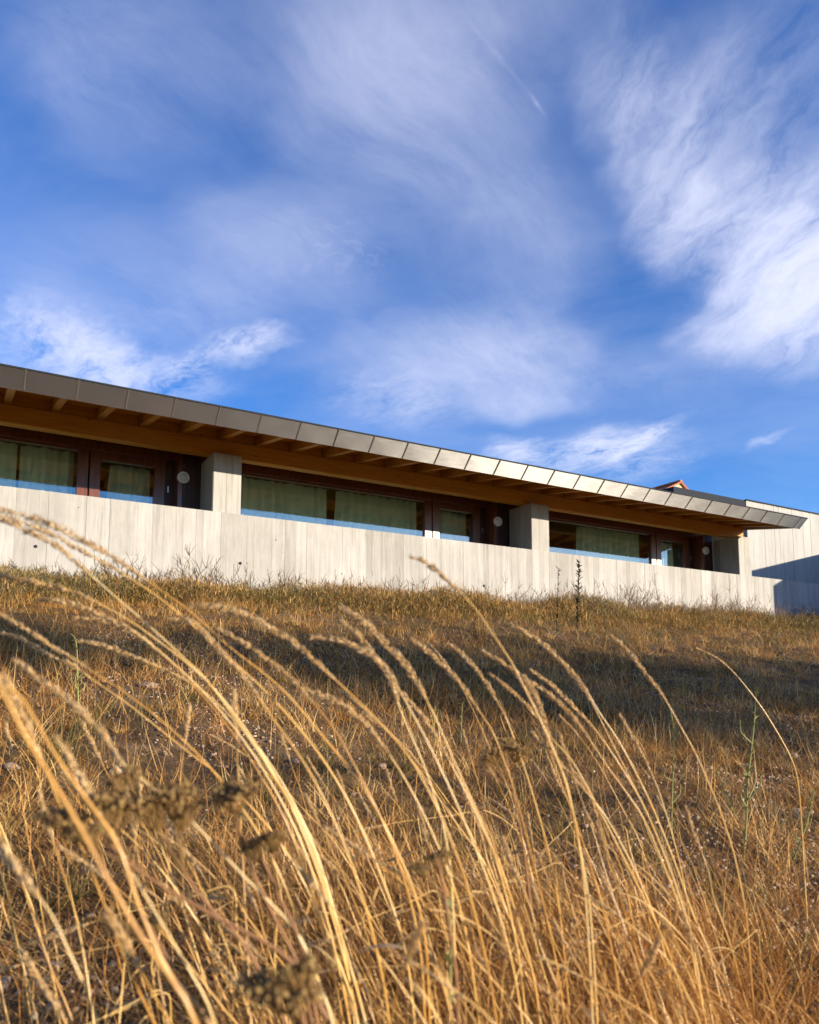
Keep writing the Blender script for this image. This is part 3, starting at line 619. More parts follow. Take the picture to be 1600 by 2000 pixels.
def spikelets(path, count, ln, wd, spread, r):
    n = len(path); T = np.gradient(path, axis=0); T /= np.linalg.norm(T, axis=1)[:, None]+1e-9
    u = (np.arange(count) + RNG.random(count))/count*(n-1); u = u[np.sin(u*RNG.uniform(.5, 1.1)+RNG.random()*6) + RNG.normal(.75, .5, count) > 0]; count = len(u); i = np.clip(u.astype(int), 0, n-2); f = (u-i)[:, None]
    c = path[i]*(1-f) + path[i+1]*f; t = -T[i]                                       # path runs tip -> root, so -T points to the tip
    q = RNG.normal(size=(count, 3)); q -= (q*t).sum(1)[:, None]*t; q /= np.linalg.norm(q, axis=1)[:, None]
    env = np.sin(np.pi*np.clip(.12 + .86*(u/(n-1)), 0, 1))**.6
    ax = t*np.cos(spread) + q*np.sin(spread)*RNG.uniform(.5, 1.4, count)[:, None]; ax /= np.linalg.norm(ax, axis=1)[:, None]
    e1 = np.cross(ax, q); e1 /= np.linalg.norm(e1, axis=1)[:, None]+1e-9; e2 = np.cross(ax, e1)
    L = ln*np.where(RNG.random(count) < .22, RNG.uniform(1.6, 2.4, count), RNG.uniform(.7, 1.3, count))*(.5+.5*env); W = wd*RNG.uniform(.7, 1.3, count)*(.5+.5*env)
    V = (c + q*r*env[:, None])[:, None] + SPV[None, :, 0:1]*W[:, None, None]*e1[:, None] + SPV[None, :, 1:2]*W[:, None, None]*e2[:, None] + SPV[None, :, 2:3]*L[:, None, None]*ax[:, None]
    F = (SPF[None] + (np.arange(count)*6)[:, None, None]).reshape(-1, 3); return V.reshape(-1, 3), F, np.repeat(RNG.uniform(0, 1, count), 6)
def leaf_mesh(p, out, ln, wd, droop, tone):
    s = np.linspace(0, 1, 9); out = out/np.linalg.norm(out); side = np.cross(out, [0, 0, 1]); side /= np.linalg.norm(side)+1e-9
    c = p + s[:, None]*ln*out + np.array([0, 0, 1])*(.35*ln*s - droop*ln*s*s)[:, None]; w = (wd*np.sin(np.pi*np.clip(.1+.9*s, 0, 1))**.7/2)[:, None]*side
    V = np.stack([c-w, c+w+np.array([0, 0, .0015])], 1).reshape(-1, 3); F = np.array([[2*k, 2*k+1, 2*k+3, 2*k+2] for k in range(8)]); return arrays('leaf', V, F, np.full(18, tone))
def stalk_from(path3, label, group, head=.20, thick=.0018, bulk=1.0, leaves=1, sharehead=True):
    path, L = smooth_path(path3, 60); root = path[-1]
    r = thing('grass_stalk', tuple(root), label, 'grass stalk', group)
    s = np.linspace(0, 1, 60); rd = thick*(.35 + .65*np.clip(s/.5, 0, 1)); tone = np.clip(RNG.uniform(.1, .95) + .15*np.sin(s*9+RNG.random()*6) + .22*(s-.5)*RNG.choice([-1, 1]) + RNG.normal(0, .07, 60), 0, 1)
    for nd in (.45, .68, .87): rd = rd*(1 + .35*np.exp(-((s-nd)/.008)**2)); tone = tone - .35*np.exp(-((s-nd)/.012)**2)
    V, F, t = tube(path, rd, 6, np.clip(tone, 0, 1)); put('stem', arrays('stem', V, F, t, True), 'straw', r)
    hn = max(6, int(60*head/max(L, .3))); hp, hl = smooth_path(path[:hn+1], 40)
    V, F, t = spikelets(hp, int(560*bulk*RNG.uniform(.75, 1.15)), .0078*bulk**.3, .0019, .40, .0022*bulk); put('seed_head', arrays('seed_head', V, F, t), 'seed_head', r)
    for j in range(leaves):
        k = int(RNG.uniform(.55, .85)*59); az = RNG.uniform(0, 2*np.pi)
        put('leaf', leaf_mesh(path[k], np.array([math.cos(az), math.sin(az), RNG.uniform(.2, 1.0)]), RNG.uniform(.08, .2), RNG.uniform(.004, .007), RNG.uniform(.3, 1.3), RNG.uniform(.3, 1)), 'dry_blade', r)
    return r
def traced(px, depth, label, tilt=0.0, **kw):
    n = len(px); P = [at(x, y, depth*(1 + tilt*(1-i/(n-1)))) for i, (x, y) in enumerate(px)]
    d = P[-1]-P[-2]; d /= np.linalg.norm(d); d = d*.6 + np.array([0, 0, -.5]); d /= np.linalg.norm(d); q = P[-1].copy()
    for _ in range(12):
        if q[2] < ground(q[0], q[1]) - .02: break
        q = q + d*.10; P.append(q.copy())
    stalk_from(P, label, 'tall golden grass stalks in the foreground', **kw)
G_ = 'golden grass stalk '
TR = [
 ([(-25,988),(78,1016),(150,1050),(225,1091),(306,1147),(375,1197),(450,1265),(550,1345),(640,1450),(700,1525),(770,1650),(825,1800),(840,2000)], .95, 'tallest arching grass stalk whose furry head crosses the concrete wall at far left', dict(bulk=1.5, head=.30)),
 ([(-20,1002),(40,1018),(110,1048),(180,1086),(260,1133),(340,1190),(430,1270),(520,1352),(610,1455),(680,1565),(740,1700),(790,1850),(810,2000)], 1.0, G_+'lying just under the tallest arching head at far left', dict(bulk=1.3, head=.28)),
 ([(-30,1000),(0,1012),(47,1034),(109,1065),(156,1104),(219,1160),(266,1200),(312,1241),(359,1285),(406,1331),(475,1425),(525,1500),(590,1610),(645,1760),(715,2000)], .9, G_+'with bare straight stem crossing the lower edge of the wall at left', dict(bulk=1.1)),
 ([(-10,1121),(62,1135),(125,1150),(187,1176),(250,1210),(312,1254),(375,1304),(440,1370),(510,1470),(580,1600),(640,1760),(690,1950)], 1.0, G_+'with grey-brown head along the scrub top at far left', dict(bulk=1.2)),
 ([(72,1172),(125,1176),(187,1197),(250,1226),(297,1260),(344,1300),(390,1344),(460,1425),(530,1530),(590,1650),(640,1800),(680,1980)], 1.0, G_+'with furry tip in front of the olive scrub at left', dict(bulk=1.2)),
 ([(147,1208),(203,1212),(250,1228),(300,1264),(360,1320),(430,1400),(500,1500),(560,1610),(610,1750),(650,1900),(670,2000)], 1.05, G_+'with nearly level tip just below the olive scrub at left', dict(bulk=1.1)),
 ([(0,1237),(47,1250),(94,1279),(141,1299),(187,1332),(250,1375),(350,1455),(450,1535),(550,1650),(630,1800),(690,1960)], 1.05, G_+'with grey head reaching the left edge over the shaded slope', dict(bulk=1.1)),
 ([(-15,1190),(0,1199),(62,1235),(109,1268),(141,1285),(187,1316),(250,1357),(330,1420),(420,1510),(500,1620),(560,1740),(610,1880),(650,2000)], .9, G_+'with smooth thick stem reaching the left edge above the bright patch', dict(bulk=.8)),
 ([(153,1252),(203,1260),(250,1279),(297,1297),(344,1318),(400,1352),(450,1400),(520,1480),(590,1600),(640,1730),(680,1900)], 1.1, G_+'with furry head over the dark shadow at left', dict(bulk=1.2)),
 ([(-330,1000),(-200,1090),(-90,1200),(-30,1290),(10,1360),(50,1440),(90,1505),(150,1605),(215,1725),(285,1845),(350,1935),(385,2010)], .62, 'thick pale blurred stem in front, running from the left edge to the bottom', dict(thick=.0026, leaves=0)),
 ([(-300,1120),(-150,1200),(-40,1290),(0,1325),(50,1375),(100,1462),(150,1535),(175,1570),(230,1650),(275,1780),(330,1900),(410,2000)], .75, 'thick golden blurred stem behind the dried flower heads at left', dict(thick=.0024, leaves=0)),
 ([(-30,1610),(0,1650),(50,1720),(100,1785),(135,1860),(165,1925),(190,2000)], .8, 'bare bent stem in the bottom left corner', dict(leaves=1, head=.08)),
 ([(30,1290),(80,1328),(135,1370),(200,1432),(240,1490),(300,1540),(375,1605),(475,1710),(575,1815),(615,1900),(650,2000)], .95, G_+'passing diagonally between the brown flower heads', dict(bulk=.9)),
 ([(110,1440),(160,1520),(225,1645),(270,1725),(320,1810),(370,1895),(415,1985)], .85, G_+'rising behind the thick pale stem at lower left', dict(bulk=.8)),
 ([(375,1182),(425,1185),(475,1200),(525,1225),(575,1255),(625,1300),(700,1370),(750,1420),(800,1480),(845,1560),(880,1640),(915,1740),(950,1880),(970,2000)], 1.15, G_+'with long level furry tip left of the middle, below the wall', dict(bulk=1.3, head=.26)),
 ([(335,1210),(375,1212),(410,1250),(475,1320),(525,1392),(600,1500),(660,1620),(710,1760),(745,1900),(760,2000)], 1.15, G_+'with short bent grey tip under the olive scrub', dict(bulk=.9)),
 ([(425,1227),(475,1255),(525,1290),(575,1332),(650,1420),(690,1490),(745,1600),(790,1720),(820,1850),(830,2000)], 1.25, 'thin brown grass stalk over the dark shadow left of the middle', dict(bulk=.8)),
 ([(610,1245),(660,1250),(710,1272),(750,1300),(775,1340),(820,1420),(860,1500),(905,1600),(960,1740),(1000,1880),(1020,2000)], 1.3, G_+'with level bending tip in the middle of the shaded slope', dict(bulk=1.2)),
 ([(667,1185),(710,1215),(750,1255),(785,1290),(812,1330),(845,1390),(880,1470),(920,1560),(960,1650),(1000,1760),(1040,1900)], 1.35, G_+'with plump pointed head, the highest left of the middle', dict(bulk=1.5, head=.24)),
 ([(667,1213),(700,1240),(725,1275),(760,1320),(780,1380),(800,1430),(830,1500),(862,1600),(880,1700),(888,1850)], 1.35, G_+'with pointed head just under the highest middle one', dict(bulk=1.2)),
 ([(805,1248),(850,1285),(890,1325),(920,1365),(950,1410),(967,1440),(1000,1530),(1030,1640),(1060,1760),(1090,1900)], 1.45, G_+'with straight slanting head right of the middle pair', dict(bulk=1.1)),
 ([(877,1257),(910,1285),(940,1320),(965,1360),(985,1395),(1005,1445),(1040,1550),(1075,1680),(1095,1800)], 1.6, 'slim golden grass stalk with small head over the darkest shade', dict(bulk=.9)),
 ([(805,1088),(835,1100),(875,1135),(930,1190),(960,1235),(1000,1295),(1025,1345),(1050,1395),(1070,1440),(1100,1515),(1122,1600),(1140,1720),(1150,1850)], 1.35, 'lone tall grass stalk whose thin tip reaches over the concrete wall in the middle', dict(bulk=.7, head=.14)),
 ([(945,1273),(990,1300),(1015,1322),(1050,1395),(1085,1500),(1130,1620),(1170,1750),(1200,1880)], 1.5, G_+'with small tip leaning on the lone tall stalk', dict(bulk=.9)),
 ([(957,1317),(1000,1350),(1040,1390),(1080,1445),(1120,1490),(1180,1600),(1230,1700),(1280,1800),(1320,1900)], 1.55, G_+'with thin straight head under the lone tall stalk', dict(bulk=.8)),
 ([(1022,1322),(1045,1360),(1060,1405),(1072,1450),(1100,1510),(1112,1550),(1130,1640),(1150,1760),(1160,1880)], 1.4, G_+'with bright upright head right of the middle', dict(bulk=1.3)),
 ([(1035,1307),(1080,1340),(1120,1380),(1160,1422),(1200,1478),(1250,1560),(1290,1650),(1330,1760),(1360,1880)], 1.7, G_+'with long slanting head above the bright upright one', dict(bulk=1.0)),
 ([(1030,1327),(1080,1362),(1120,1402),(1150,1442),(1190,1502),(1225,1550),(1260,1605),(1300,1700),(1340,1810)], 1.6, G_+'running close beneath the long slanting head', dict(bulk=1.1)),
 ([(1000,1220),(1050,1250),(1100,1295),(1140,1340),(1170,1390),(1210,1450),(1250,1525),(1280,1590),(1320,1690),(1355,1790),(1385,1860)], 1.75, G_+'with plump double-looking head, highest of the right group', dict(bulk=1.3, head=.24)),
 ([(1062,1260),(1105,1302),(1150,1362),(1190,1440),(1240,1540),(1290,1650),(1330,1760),(1352,1850)], 1.8, G_+'pressed against the highest head of the right group', dict(bulk=1.0)),
 ([(1192,1240),(1230,1275),(1260,1315),(1285,1345),(1305,1375),(1330,1420),(1355,1465),(1380,1520),(1405,1580),(1431,1659),(1444,1716),(1456,1781),(1463,1850)], 1.85, 'separate golden grass stalk with knobbly head on the right of the group', dict(bulk=1.2, head=.22)),
 ([(1360,1265),(1400,1285),(1430,1310),(1460,1345),(1490,1385),(1515,1425),(1540,1470),(1555,1510),(1562,1560),(1566,1620)], 2.6, 'thin dark-tipped grass stalk farthest right, crossing the green weed', dict(bulk=.6, thick=.0026)),
 ([(1210,1395),(1230,1430),(1255,1475),(1285,1540),(1310,1620),(1335,1720),(1350,1830)], 2.0, 'short grass stalk with small pale head inside the right group', dict(bulk=.9)),
 ([(1040,1430),(1085,1480),(1130,1530),(1180,1590),(1230,1680),(1270,1770),(1300,1870)], 1.7, G_+'bundled low in the right group with blurred head', dict(bulk=1.0)),
 ([(760,1335),(800,1370),(840,1420),(880,1490),(930,1590),(975,1700),(1010,1850)], 1.5, G_+'with head hidden in the middle bundle', dict(bulk=1.1)),
 ([(590,1345),(640,1362),(690,1392),(730,1432),(790,1520),(850,1640),(900,1780),(930,1950)], 1.3, G_+'with drooping blurred head over the gravel left of the middle', dict(bulk=1.2)),
 ([(1050,1865),(1140,1910),(1230,1960),(1290,2010)], 1.2, 'broken bare straw slanting across the bottom right', dict(leaves=0, head=.05, bulk=.3)),
 ([(790,1870),(860,1915),(970,2005)], .9, 'blurred bare straw slanting across the bottom middle', dict(leaves=0, head=.05, bulk=.3)),
 ([(1150,1750),(1210,1790),(1300,1870),(1350,1960),(1370,2010)], 1.3, 'bare bent straw rising at the bottom right', dict(leaves=1, head=.06, bulk=.4)),
]
for i, (px, d, lab, kw) in enumerate(TR):
    if i < 9: d *= 1.32; kw['bulk'] = kw.get('bulk', 1.0)*.78
    traced(px, d, lab, **kw)

# shorter stems that fill the tuft: eight kinds of stem, copied
def filler():
    W = np.array([-.86, .5, 0]); protos = []
    for i in range(8):
        H = RNG.uniform(.45, .95); b0 = RNG.uniform(.05, .45); b1 = RNG.uniform(.0, .6); n = 12; P = [np.zeros(3)]; kink = RNG.integers(5, 9) if i in (2, 5, 7) else 99
        for s in range(n):
            a = b0 + b1*(s/n)**1.3 + (1.5 if s >= kink else 0) + RNG.normal(0, .05); P.append(P[-1] + (W*math.sin(a) + np.array([0, 0, 1])*math.cos(a))*H/n)
        r = stalk_from(P[::-1], 'x', 'x', bulk=RNG.uniform(.6, 1.1), leaves=2, head=.12, thick=.0015); protos.append(r)
    spots = []
    for i in range(230):
        cx = random.choice((600, 760, 880, 980, 1070, 1180, 1270, 1350, 1420)); d = random.uniform(1.1, 2.3); x = random.gauss(cx, 60)
        if i % 6 == 0: x = random.uniform(60, 700); d = random.uniform(1.0, 1.8)
        h = FW[:2]/np.linalg.norm(FW[:2]); lat = (x-800)/F_PX*d; spots.append((h[0]*d+RT[0]*lat, h[1]*d+RT[1]*lat))
    grp = 'short straw stems filling the foreground tuft'
    for i, (x, y) in enumerate(spots):
        src = protos[i % 8]
        if i < 8: o = src
        else:
            o = src.copy(); C.objects.link(o)
            for ch in [c for c in src.children]:
                c = ch.copy(); C.objects.link(c); c.parent = o
        o.location = (x, y, float(ground(x, y))-.01); o.rotation_euler = (random.gauss(0, .08), random.gauss(0, .08), random.gauss(0, .7)); sc = random.uniform(.5, .92) if not (i % 3 == 0 and i % 8 not in (2, 5, 7)) else random.uniform(.85, 1.1); o.scale = (sc, sc, sc*random.uniform(.85, 1.05))
        lat = (x*RT[0]+y*RT[1])/math.hypot(x*FW[0]+y*FW[1], 0.1)*F_PX + 800; far = x*FW[0]+y*FW[1] > 1.7; zone = 'by the flower heads' if lat < 640 else 'left of the middle' if lat < 900 else 'in the middle' if lat < 1090 else 'right of the middle' if lat < 1290 else 'at the right end'
        o['label'] = ('bent-over' if i % 8 in (2, 5, 7) else 'upright') + ' short straw stem ' + zone + (' of the tuft, farther back' if far else ' of the tuft, in front'); o['group'] = grp; o['category'] = 'grass stalk'
filler()
def tufts():
    c = keep_front(scatter(900, 2.2, 15, .85), 9.9); m = len(c); per = 44; R_ = RNG.uniform(.03, .17, m)
    ci = np.repeat(np.arange(m), per); p = c[ci] + RNG.normal(0, 1, (m*per, 2))*R_[ci][:, None]*.6; n = len(p); H = RNG.uniform(.5, 1.4, m)[ci]
    V, F, t = blades(np.column_stack([p, ground(p[:, 0], p[:, 1])-.01]), RNG.uniform(0, 6.28, n), RNG.uniform(.06, .22, n)*H, RNG.uniform(.003, .006, n), RNG.uniform(.05, .9, n), RNG.uniform(0, 1.3, n), np.clip(RNG.random(m)[ci]*.8 + RNG.normal(.1, .15, n), 0, 1), 4)
    half = (ci % 3 > 0); keep = np.repeat(half, 4)
    tag(put('grass_tufts', arrays('grass_tufts', V, F[keep], t), 'dry_blade'), 'low dry grass tufts dotted over the slope', 'grass tufts', kind='stuff')
    tag(put('green_tufts', arrays('green_tufts', V.copy(), F[~keep], t), 'green_blade'), 'low dull green tufts dotted over the slope', 'grass tufts', kind='stuff')
tufts()
# leafy dry base of the tuft
def tuft_base():
    n = 8000; cx = RNG.choice([560, 720, 860, 1000, 1150, 1280, 1390], n); d = RNG.uniform(1.0, 2.5, n); x = RNG.normal(cx, 85)
    h = FW[:2]/np.linalg.norm(FW[:2]); lat = (x-800)/F_PX*d; p = np.column_stack([h[0]*d+RT[0]*lat, h[1]*d+RT[1]*lat]); z = ground(p[:, 0], p[:, 1])-.01
    az = np.arctan2(.5, -.86) + RNG.normal(0, 1.1, n)
    V, F, t = blades(np.column_stack([p, z]), az, RNG.uniform(.10, .42, n), RNG.uniform(.002, .0045, n), RNG.uniform(.05, .6, n), RNG.uniform(.2, 1.5, n), RNG.beta(1.6, 1.8, n), 6)
    tag(put('tuft_leaves', arrays('tuft_leaves', V, F, t), 'dry_blade'), 'matted dry leaves at the base of the tall grass', 'dry grass', kind='stuff')
    n = 4600; d = RNG.uniform(1.0, 2.6, n); x = RNG.normal(1080, 330, n); lat = (x-800)/F_PX*d; p = np.column_stack([h[0]*d+RT[0]*lat, h[1]*d+RT[1]*lat]); z = ground(p[:, 0], p[:, 1])-.01
    V, F, t = blades(np.column_stack([p, z]), RNG.uniform(0, 6.28, n), RNG.uniform(.08, .30, n), RNG.uniform(.002, .005, n), RNG.uniform(.05, .9, n), RNG.uniform(.2, 1.6, n), RNG.random(n), 6)
    tag(put('russet_tuft_leaves', arrays('russet_tuft_leaves', V, F, t), 'russet_blade'), 'russet curled dead leaves among the tall grass', 'dry grass', kind='stuff')
    # slender dry stems all over the slope
    n = 1500; p = keep_front(scatter(n, 2.0, 10, 1.0), 9.5); n = len(p); z = ground(p[:, 0], p[:, 1])
    V, F, t = blades(np.column_stack([p, z]), RNG.uniform(0, 6.28, n), RNG.uniform(.12, .38, n), RNG.uniform(.002, .004, n), RNG.uniform(.0, .7, n), RNG.uniform(-.3, .6, n), RNG.random(n), 4)
    tag(put('sparse_dry_stems', arrays('sparse_dry_stems', V, F, t), 'dry_blade'), 'sparse thin dry stems standing on the slope', 'dry grass', kind='stuff')
tuft_base()

# ------------------------------------------------------------------ dried flower plants with flat brown heads
def flower_head(c, R, n, tilt):
    ico = bmesh.new(); bmesh.ops.create_icosphere(ico, subdivisions=1, radius=1); bv = np.array([v.co[:] for v in ico.verts]); bf = np.array([[v.index for v in f.verts] for f in ico.faces]); ico.free()
    th = RNG.uniform(0, 6.28, n); cl = RNG.integers(0, 7, n); ca = cl*.9+RNG.random(); rr = R*.62*(cl > 0); sub = RNG.normal(0, R*.20, (n, 3)); loc = np.stack([rr*np.cos(ca), rr*np.sin(ca), -.30*rr*rr/R], -1) + sub*np.array([1, 1, .6])
    m = np.array(Matrix.Rotation(tilt[0], 3, 'X') @ Matrix.Rotation(tilt[1], 3, 'Y')); loc = loc @ m.T
    r = R*RNG.uniform(.04, .10, n); V = bv[None]*r[:, None, None]*(1+RNG.normal(0, .18, (n, len(bv), 1))) + (c+loc)[:, None]
    return V.reshape(-1, 3), (bf[None]+(np.arange(n)*len(bv))[:, None, None]).reshape(-1, 3), np.repeat(RNG.random(n), len(bv)), c+loc
def flower_plant(heads, stem_px, depth, label):
    base = hit(stem_px[-1][0], stem_px[-1][1], depth*.95, depth*1.6) if False else at(*stem_px[-1], depth)
    r = thing('dried_flower_plant', tuple(base), label, 'dried flower', 'dried brown flower plants')
    path, L = smooth_path([at(x, y, depth) for x, y in stem_px], 24); V, F, t = tube(path, np.linspace(.0016, .0028, 24), 6, np.full(24, .5)); put('stem', arrays('stem', V, F, t, True), 'red_stem', r)
    for (x, y, R) in heads:
        c = at(x, y, depth*RNG.uniform(.97, 1.03)); V, F, t, pts = flower_head(c, R*1.05, 200, (RNG.uniform(-.5, .5)-.25, RNG.uniform(-.5, .3)))
        h = put('flower_head', arrays('flower_head', V, F, t), 'flower_brown', r)
        Vs, Fs, ts, off = [], [], [], 0; foot = c + (path[3]-c)*.35 - np.array([0, 0, R*.55])
        for q in pts[::5]:
            pp, _ = smooth_path([q, (q+foot)/2 - np.array([0, 0, R*.12]), foot], 7); V, F, t = tube(pp, np.full(7, .0005), 3, np.full(7, .6)); Vs.append(V); Fs.append(F+off); ts.append(t); off += len(V)
        pp, _ = smooth_path([foot, (foot+path[6])/2, path[6]], 7); V, F, t = tube(pp, np.full(7, .0014), 5, np.full(7, .4)); Vs.append(V); Fs.append(F+off); ts.append(t); off += len(V)
        put('stalklet', arrays('stalklet', np.concatenate(Vs), np.concatenate(Fs), np.concatenate(ts)), 'flower_brown', h)
flower_plant([(128, 1590, .028), (170, 1620, .022), (222, 1565, .032)], [(185, 1600), (215, 1650), (300, 1720), (420, 1790), (560, 1870), (640, 1990)], .85, 'dried plant with the leftmost cluster of brown flat flower heads')
flower_plant([(300, 1575, .024), (345, 1540, .028), (365, 1580, .022), (240, 1522, .026)], [(310, 1590), (345, 1680), (400, 1760), (480, 1850), (560, 2000)], .92, 'dried plant with several brown heads between the left stems')
flower_plant([(462, 1538, .030)], [(455, 1550), (470, 1640), (520, 1760), (580, 1880), (610, 2000)], .95, 'dried plant with a single slanting brown head left of the middle')
flower_plant([(500, 1645, .022), (535, 1628, .018)], [(505, 1655), (540, 1740), (590, 1850), (620, 2000)], .95, 'dried plant with a dark brown head below the slanting one')
flower_plant([(555, 1925, .040), (585, 1895, .030)], [(565, 1935), (590, 1980), (600, 2060)], .72, 'large blurred dark brown flower head at the bottom edge')
flower_plant([(300, 1795, .022), (225, 1800, .020)], [(290, 1805), (330, 1880), (380, 2000)], .9, 'dried plant with small brown heads low at left')
flower_plant([(860, 1668, .020), (820, 1690, .016)], [(855, 1675), (870, 1760), (890, 1900), (895, 2020)], 1.05, 'dried plant with a small flat brown head in the middle')
flower_plant([(985, 1448, .030), (1010, 1462, .024), (960, 1470, .024)], [(985, 1460), (1000, 1540), (1020, 1640), (1040, 1800)], 1.55, 'dried plant with crinkled russet heads right of the middle')

for (x, y, d, ln, dx, lab) in ((1105, 1668, 1.35, .040, 1, 'pale curled dry leaf caught between the right stalks'), (975, 1848, 1.2, .035, 1, 'pale dry husk low in the middle of the tuft'), (470, 1908, .85, .030, 1, 'pale dry husk at the bottom left of the middle'),
        (115, 1715, .75, .060, 1, 'long blurred pale leaf hanging behind the thick left stem'), (560, 1808, .95, .045, 1, 'pale drooping dry leaf left of the middle'), (700, 1862, 1.0, .075, 1, 'long pale leaf arching level at the bottom middle')):
    p = at(x, y, d); o = put('dry_leaf', leaf_mesh(np.zeros(3), RT*dx + np.array([0, 0, .15]), ln, ln*.22, .5, RNG.random()), 'husk'); o.location = p; tag(o, lab, 'dry leaf', 'pale dry leaves caught in the tuft')

# ------------------------------------------------------------------ green and dark weeds
def weed(px, depth_or_none, mat, label, thick=.003, leaves=16, leaf=.03, side=0, lw=.35, buds=False):
    base = hit(*px[-1]) if depth_or_none is None else at(*px[-1], depth_or_none); dep = float(base @ FW)
    path, L = smooth_path([at(x, y, dep) for x, y in px], 30); r = thing('weed', tuple(base), label, 'weed', 'single weeds standing on the slope')
    V, F, t = tube(path, np.linspace(thick*.45, thick, 30), 6, np.full(30, .6)); put('stem', arrays('stem', V, F, t, True), mat, r)
    for j in range(side):
        k = int(RNG.uniform(.25, .75)*29); sgn = 1 if j % 2 else -1; q = path[k]; e = q + RT*sgn*L*RNG.uniform(.03, .09) + FW*L*RNG.normal(0, .05) + np.array([0, 0, L*RNG.uniform(.08, .26)])
        pp, _ = smooth_path([e, (q+e)/2 + RT*sgn*L*.03, q], 12); V, F, t = tube(pp, np.linspace(thick*.3, thick*.6, 12), 5, np.full(12, .7)); b = put('side_branch', arrays('side_branch', V, F, t, True), mat, r)
    for j in range(leaves):
        k = int(RNG.uniform(.0, .95)*29); az = RNG.uniform(0, 6.28); ln = leaf*RNG.uniform(.5, 1.3)
        put('leaf', leaf_mesh(path[k], np.array([math.cos(az), math.sin(az), RNG.uniform(.1, 1.2)]), ln, ln*lw, .4, RNG.random()), mat, r)
weed([(1476, 1350), (1474, 1400), (1468, 1460), (1460, 1530), (1458, 1600), (1452, 1680)], None, 'weed_stem', 'tall pale green weed with side shoots near the right edge', .0050, 46, .032, 4)
weed([(1310, 1385), (1316, 1430), (1315, 1500), (1312, 1580), (1312, 1640)], None, 'weed_stem', 'slim green weed rising by the rightmost separate stalk', .0042, 30, .028, 2)
weed([(1590, 1545), (1580, 1590), (1565, 1640), (1545, 1690)], None, 'weed_stem', 'leaning green weed at the right edge', .0042, 26, .026, 2)
weed([(1398, 1500), (1410, 1530), (1425, 1570), (1440, 1600)], None, 'weed_stem', 'small curved green weed left of the tall pale green one', .0035, 12, .03, 1)
weed([(1131, 1100), (1130, 1140), (1129, 1180), (1127, 1240)], None, 'dark_weed', 'taller dark leafy weed against the wall, right one of the pair', .009, 110, .075, 5, .32)
weed([(1091, 1112), (1090, 1150), (1089, 1190), (1087, 1245)], None, 'dark_weed', 'slim dark weed against the wall, left one of the pair', .007, 80, .05, 1, .3)
weed([(1279, 1120), (1281, 1145), (1286, 1180), (1288, 1215)], None, 'twig', 'pale spiky dry thistle against the wall below the right window', .007, 26, .08, 5, .12)
weed([(1519, 1235), (1519, 1262), (1518, 1300)], None, 'weed_stem', 'green weed on the upper slope near the wall corner', .006, 16, .06, 3)
weed([(231, 1108), (231, 1125), (232, 1150)], None, 'dark_weed', 'small dark seed spike against the wall at left', .008, 18, .06, 0, .4)
weed([(148, 1248), (151, 1280), (152, 1340), (154, 1400)], None, 'weed_stem', 'branched straw weed with feathery top at left', .0045, 30, .05, 4, .2)
weed([(225, 1260), (225, 1290), (224, 1330)], None, 'red_stem', 'short reddish dry spike right of the feathery weed', .005, 12, .03, 1, .3)
weed([(862, 1240), (864, 1270), (863, 1310), (862, 1345)], None, 'red_stem', 'reddish dry spike in the middle of the shaded slope', .005, 14, .04, 1, .3)
weed([(903, 1375), (902, 1400), (900, 1450)], None, 'weed_stem', 'short green weed behind the middle stalks', .004, 16, .03, 1)
weed([(850, 1380), (848, 1410), (850, 1460)], None, 'weed_stem', 'second short green weed behind the middle stalks, left of the other', .004, 16, .03, 1)
weed([(880, 1690), (881, 1760), (880, 1850), (879, 1960)], 1.2, 'weed_stem', 'single bright green upright stem in the bottom middle', .0022, 3, .03, 0)

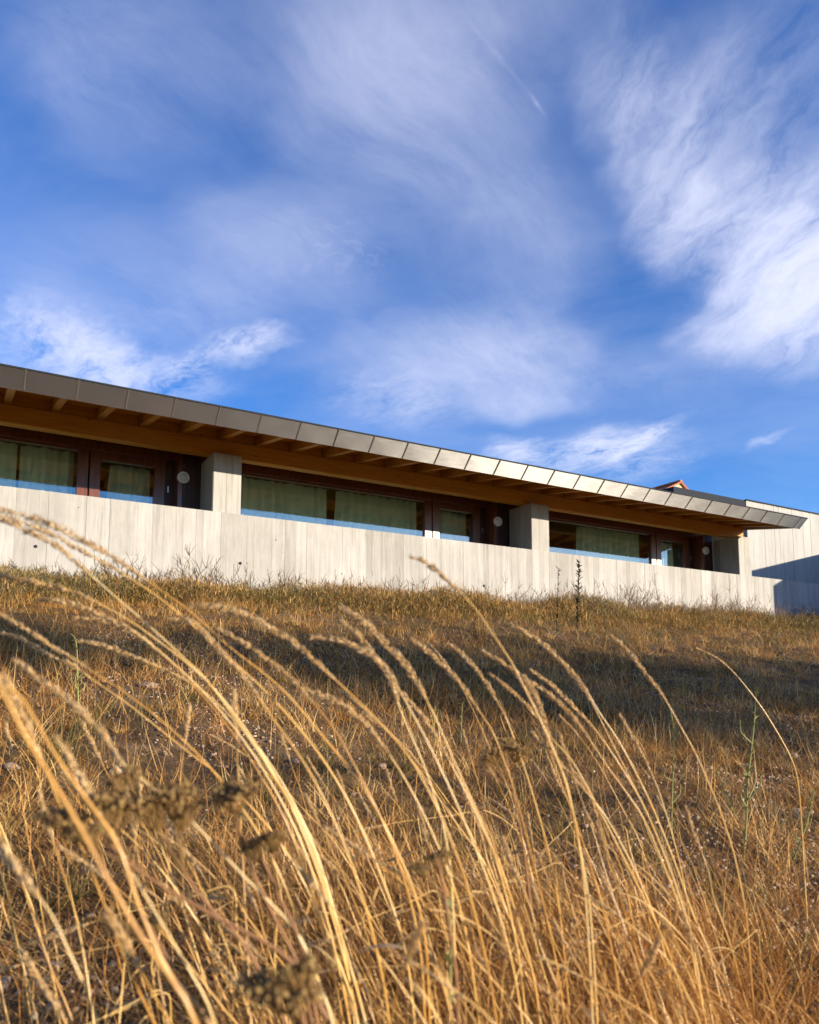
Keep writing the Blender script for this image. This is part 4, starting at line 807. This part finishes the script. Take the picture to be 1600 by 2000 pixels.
# ------------------------------------------------------------------ trees behind the camera, whose shade lies across the slope
def trees():
    def make(zc, rx, rz):
        r = thing('small_tree', (0, 0, 0), 'x', 'tree')
        Vs, Fs, ts, off = [], [], [], 0; tips = []
        def limb(p, d, L, r0, lev):
            nonlocal off
            pts = [np.array(p)]; dd = np.array(d, float)
            for s in range(5): dd = dd + RNG.normal(0, .10, 3); dd /= np.linalg.norm(dd); pts.append(pts[-1]+dd*L/5)
            pp, _ = smooth_path(pts, 10); V, F, t = tube(pp, np.linspace(r0, r0*.55, 10), 7, np.full(10, RNG.random())); Vs.append(V); Fs.append(F+off); ts.append(t); off += len(V)
            if lev == 0: tips.append(pts[-1]); return
            for b in range(4 if lev > 1 else 3):
                a = RNG.uniform(0, 6.28); e = dd*.5 + np.array([math.cos(a)*.9, math.sin(a)*.9, RNG.uniform(-.05, .35)]); e /= np.linalg.norm(e); limb(pts[-1 - (b % 2)], e, L*.62, r0*.5, lev-1)
        limb((0, 0, -.2), (.05, 0, 1), zc*.66, .06, 2)
        put('trunk', arrays('trunk', np.concatenate(Vs), np.concatenate(Fs), np.concatenate(ts), True), 'bark', r)
        n = int(4700*rx*max(rz, .8)); nc = int(17*rx); g = RNG.normal(size=(nc, 3)); g /= np.linalg.norm(g, axis=1)[:, None]; g *= RNG.random((nc, 1))**.4
        c = np.concatenate([g*np.array([rx, rx, rz])*.8 + np.array([0, 0, zc])])[RNG.integers(0, nc, n)]
        p = c + RNG.normal(0, 1, (n, 3))*np.array([.36, .36, .27])*min(1, rz+.2)
        V, F, t = blades(p, RNG.uniform(0, 6.28, n), RNG.uniform(.07, .14, n), RNG.uniform(.05, .08, n), RNG.uniform(.3, 2.4, n), RNG.uniform(-.3, .6, n), RNG.random(n), 2)
        put('crown', arrays('crown', V, F, t), 'tree_leaf', r); return r
    big = make(4.55, 1.75, 1.15); small = make(5.15, 1.5, .42); used = set()
    for i, (x, y, rz, s, kind, lab) in enumerate(TREES):
        src = small if kind else big; o = src
        if kind in used:
            o = src.copy(); C.objects.link(o)
            for ch in src.children: c = ch.copy(); C.objects.link(c); c.parent = o
        used.add(kind)
        o.location = (x, y, float(ground(x, y))); o.rotation_euler = (0, 0, rz); o.scale = (s, s, s); tag(o, lab, 'tree', 'row of small trees behind the camera')
TREES = [(9.6, -5.0, 0, 1.0, 1, 'small thin-crowned tree behind the viewpoint, first of its row'), (12.5, -5.2, 0, 1.0, 0, 'bushy tree behind the viewpoint, second of its row'),
         (15.2, -4.8, 2.9, .97, 0, 'bushy tree behind the viewpoint, third of its row'), (18.2, -5.2, 4.2, .94, 0, 'bushy tree behind the viewpoint, fourth of its row'), (21.5, -5.0, 5.2, .92, 0, 'bushy tree behind the viewpoint, last of its row')]
trees()
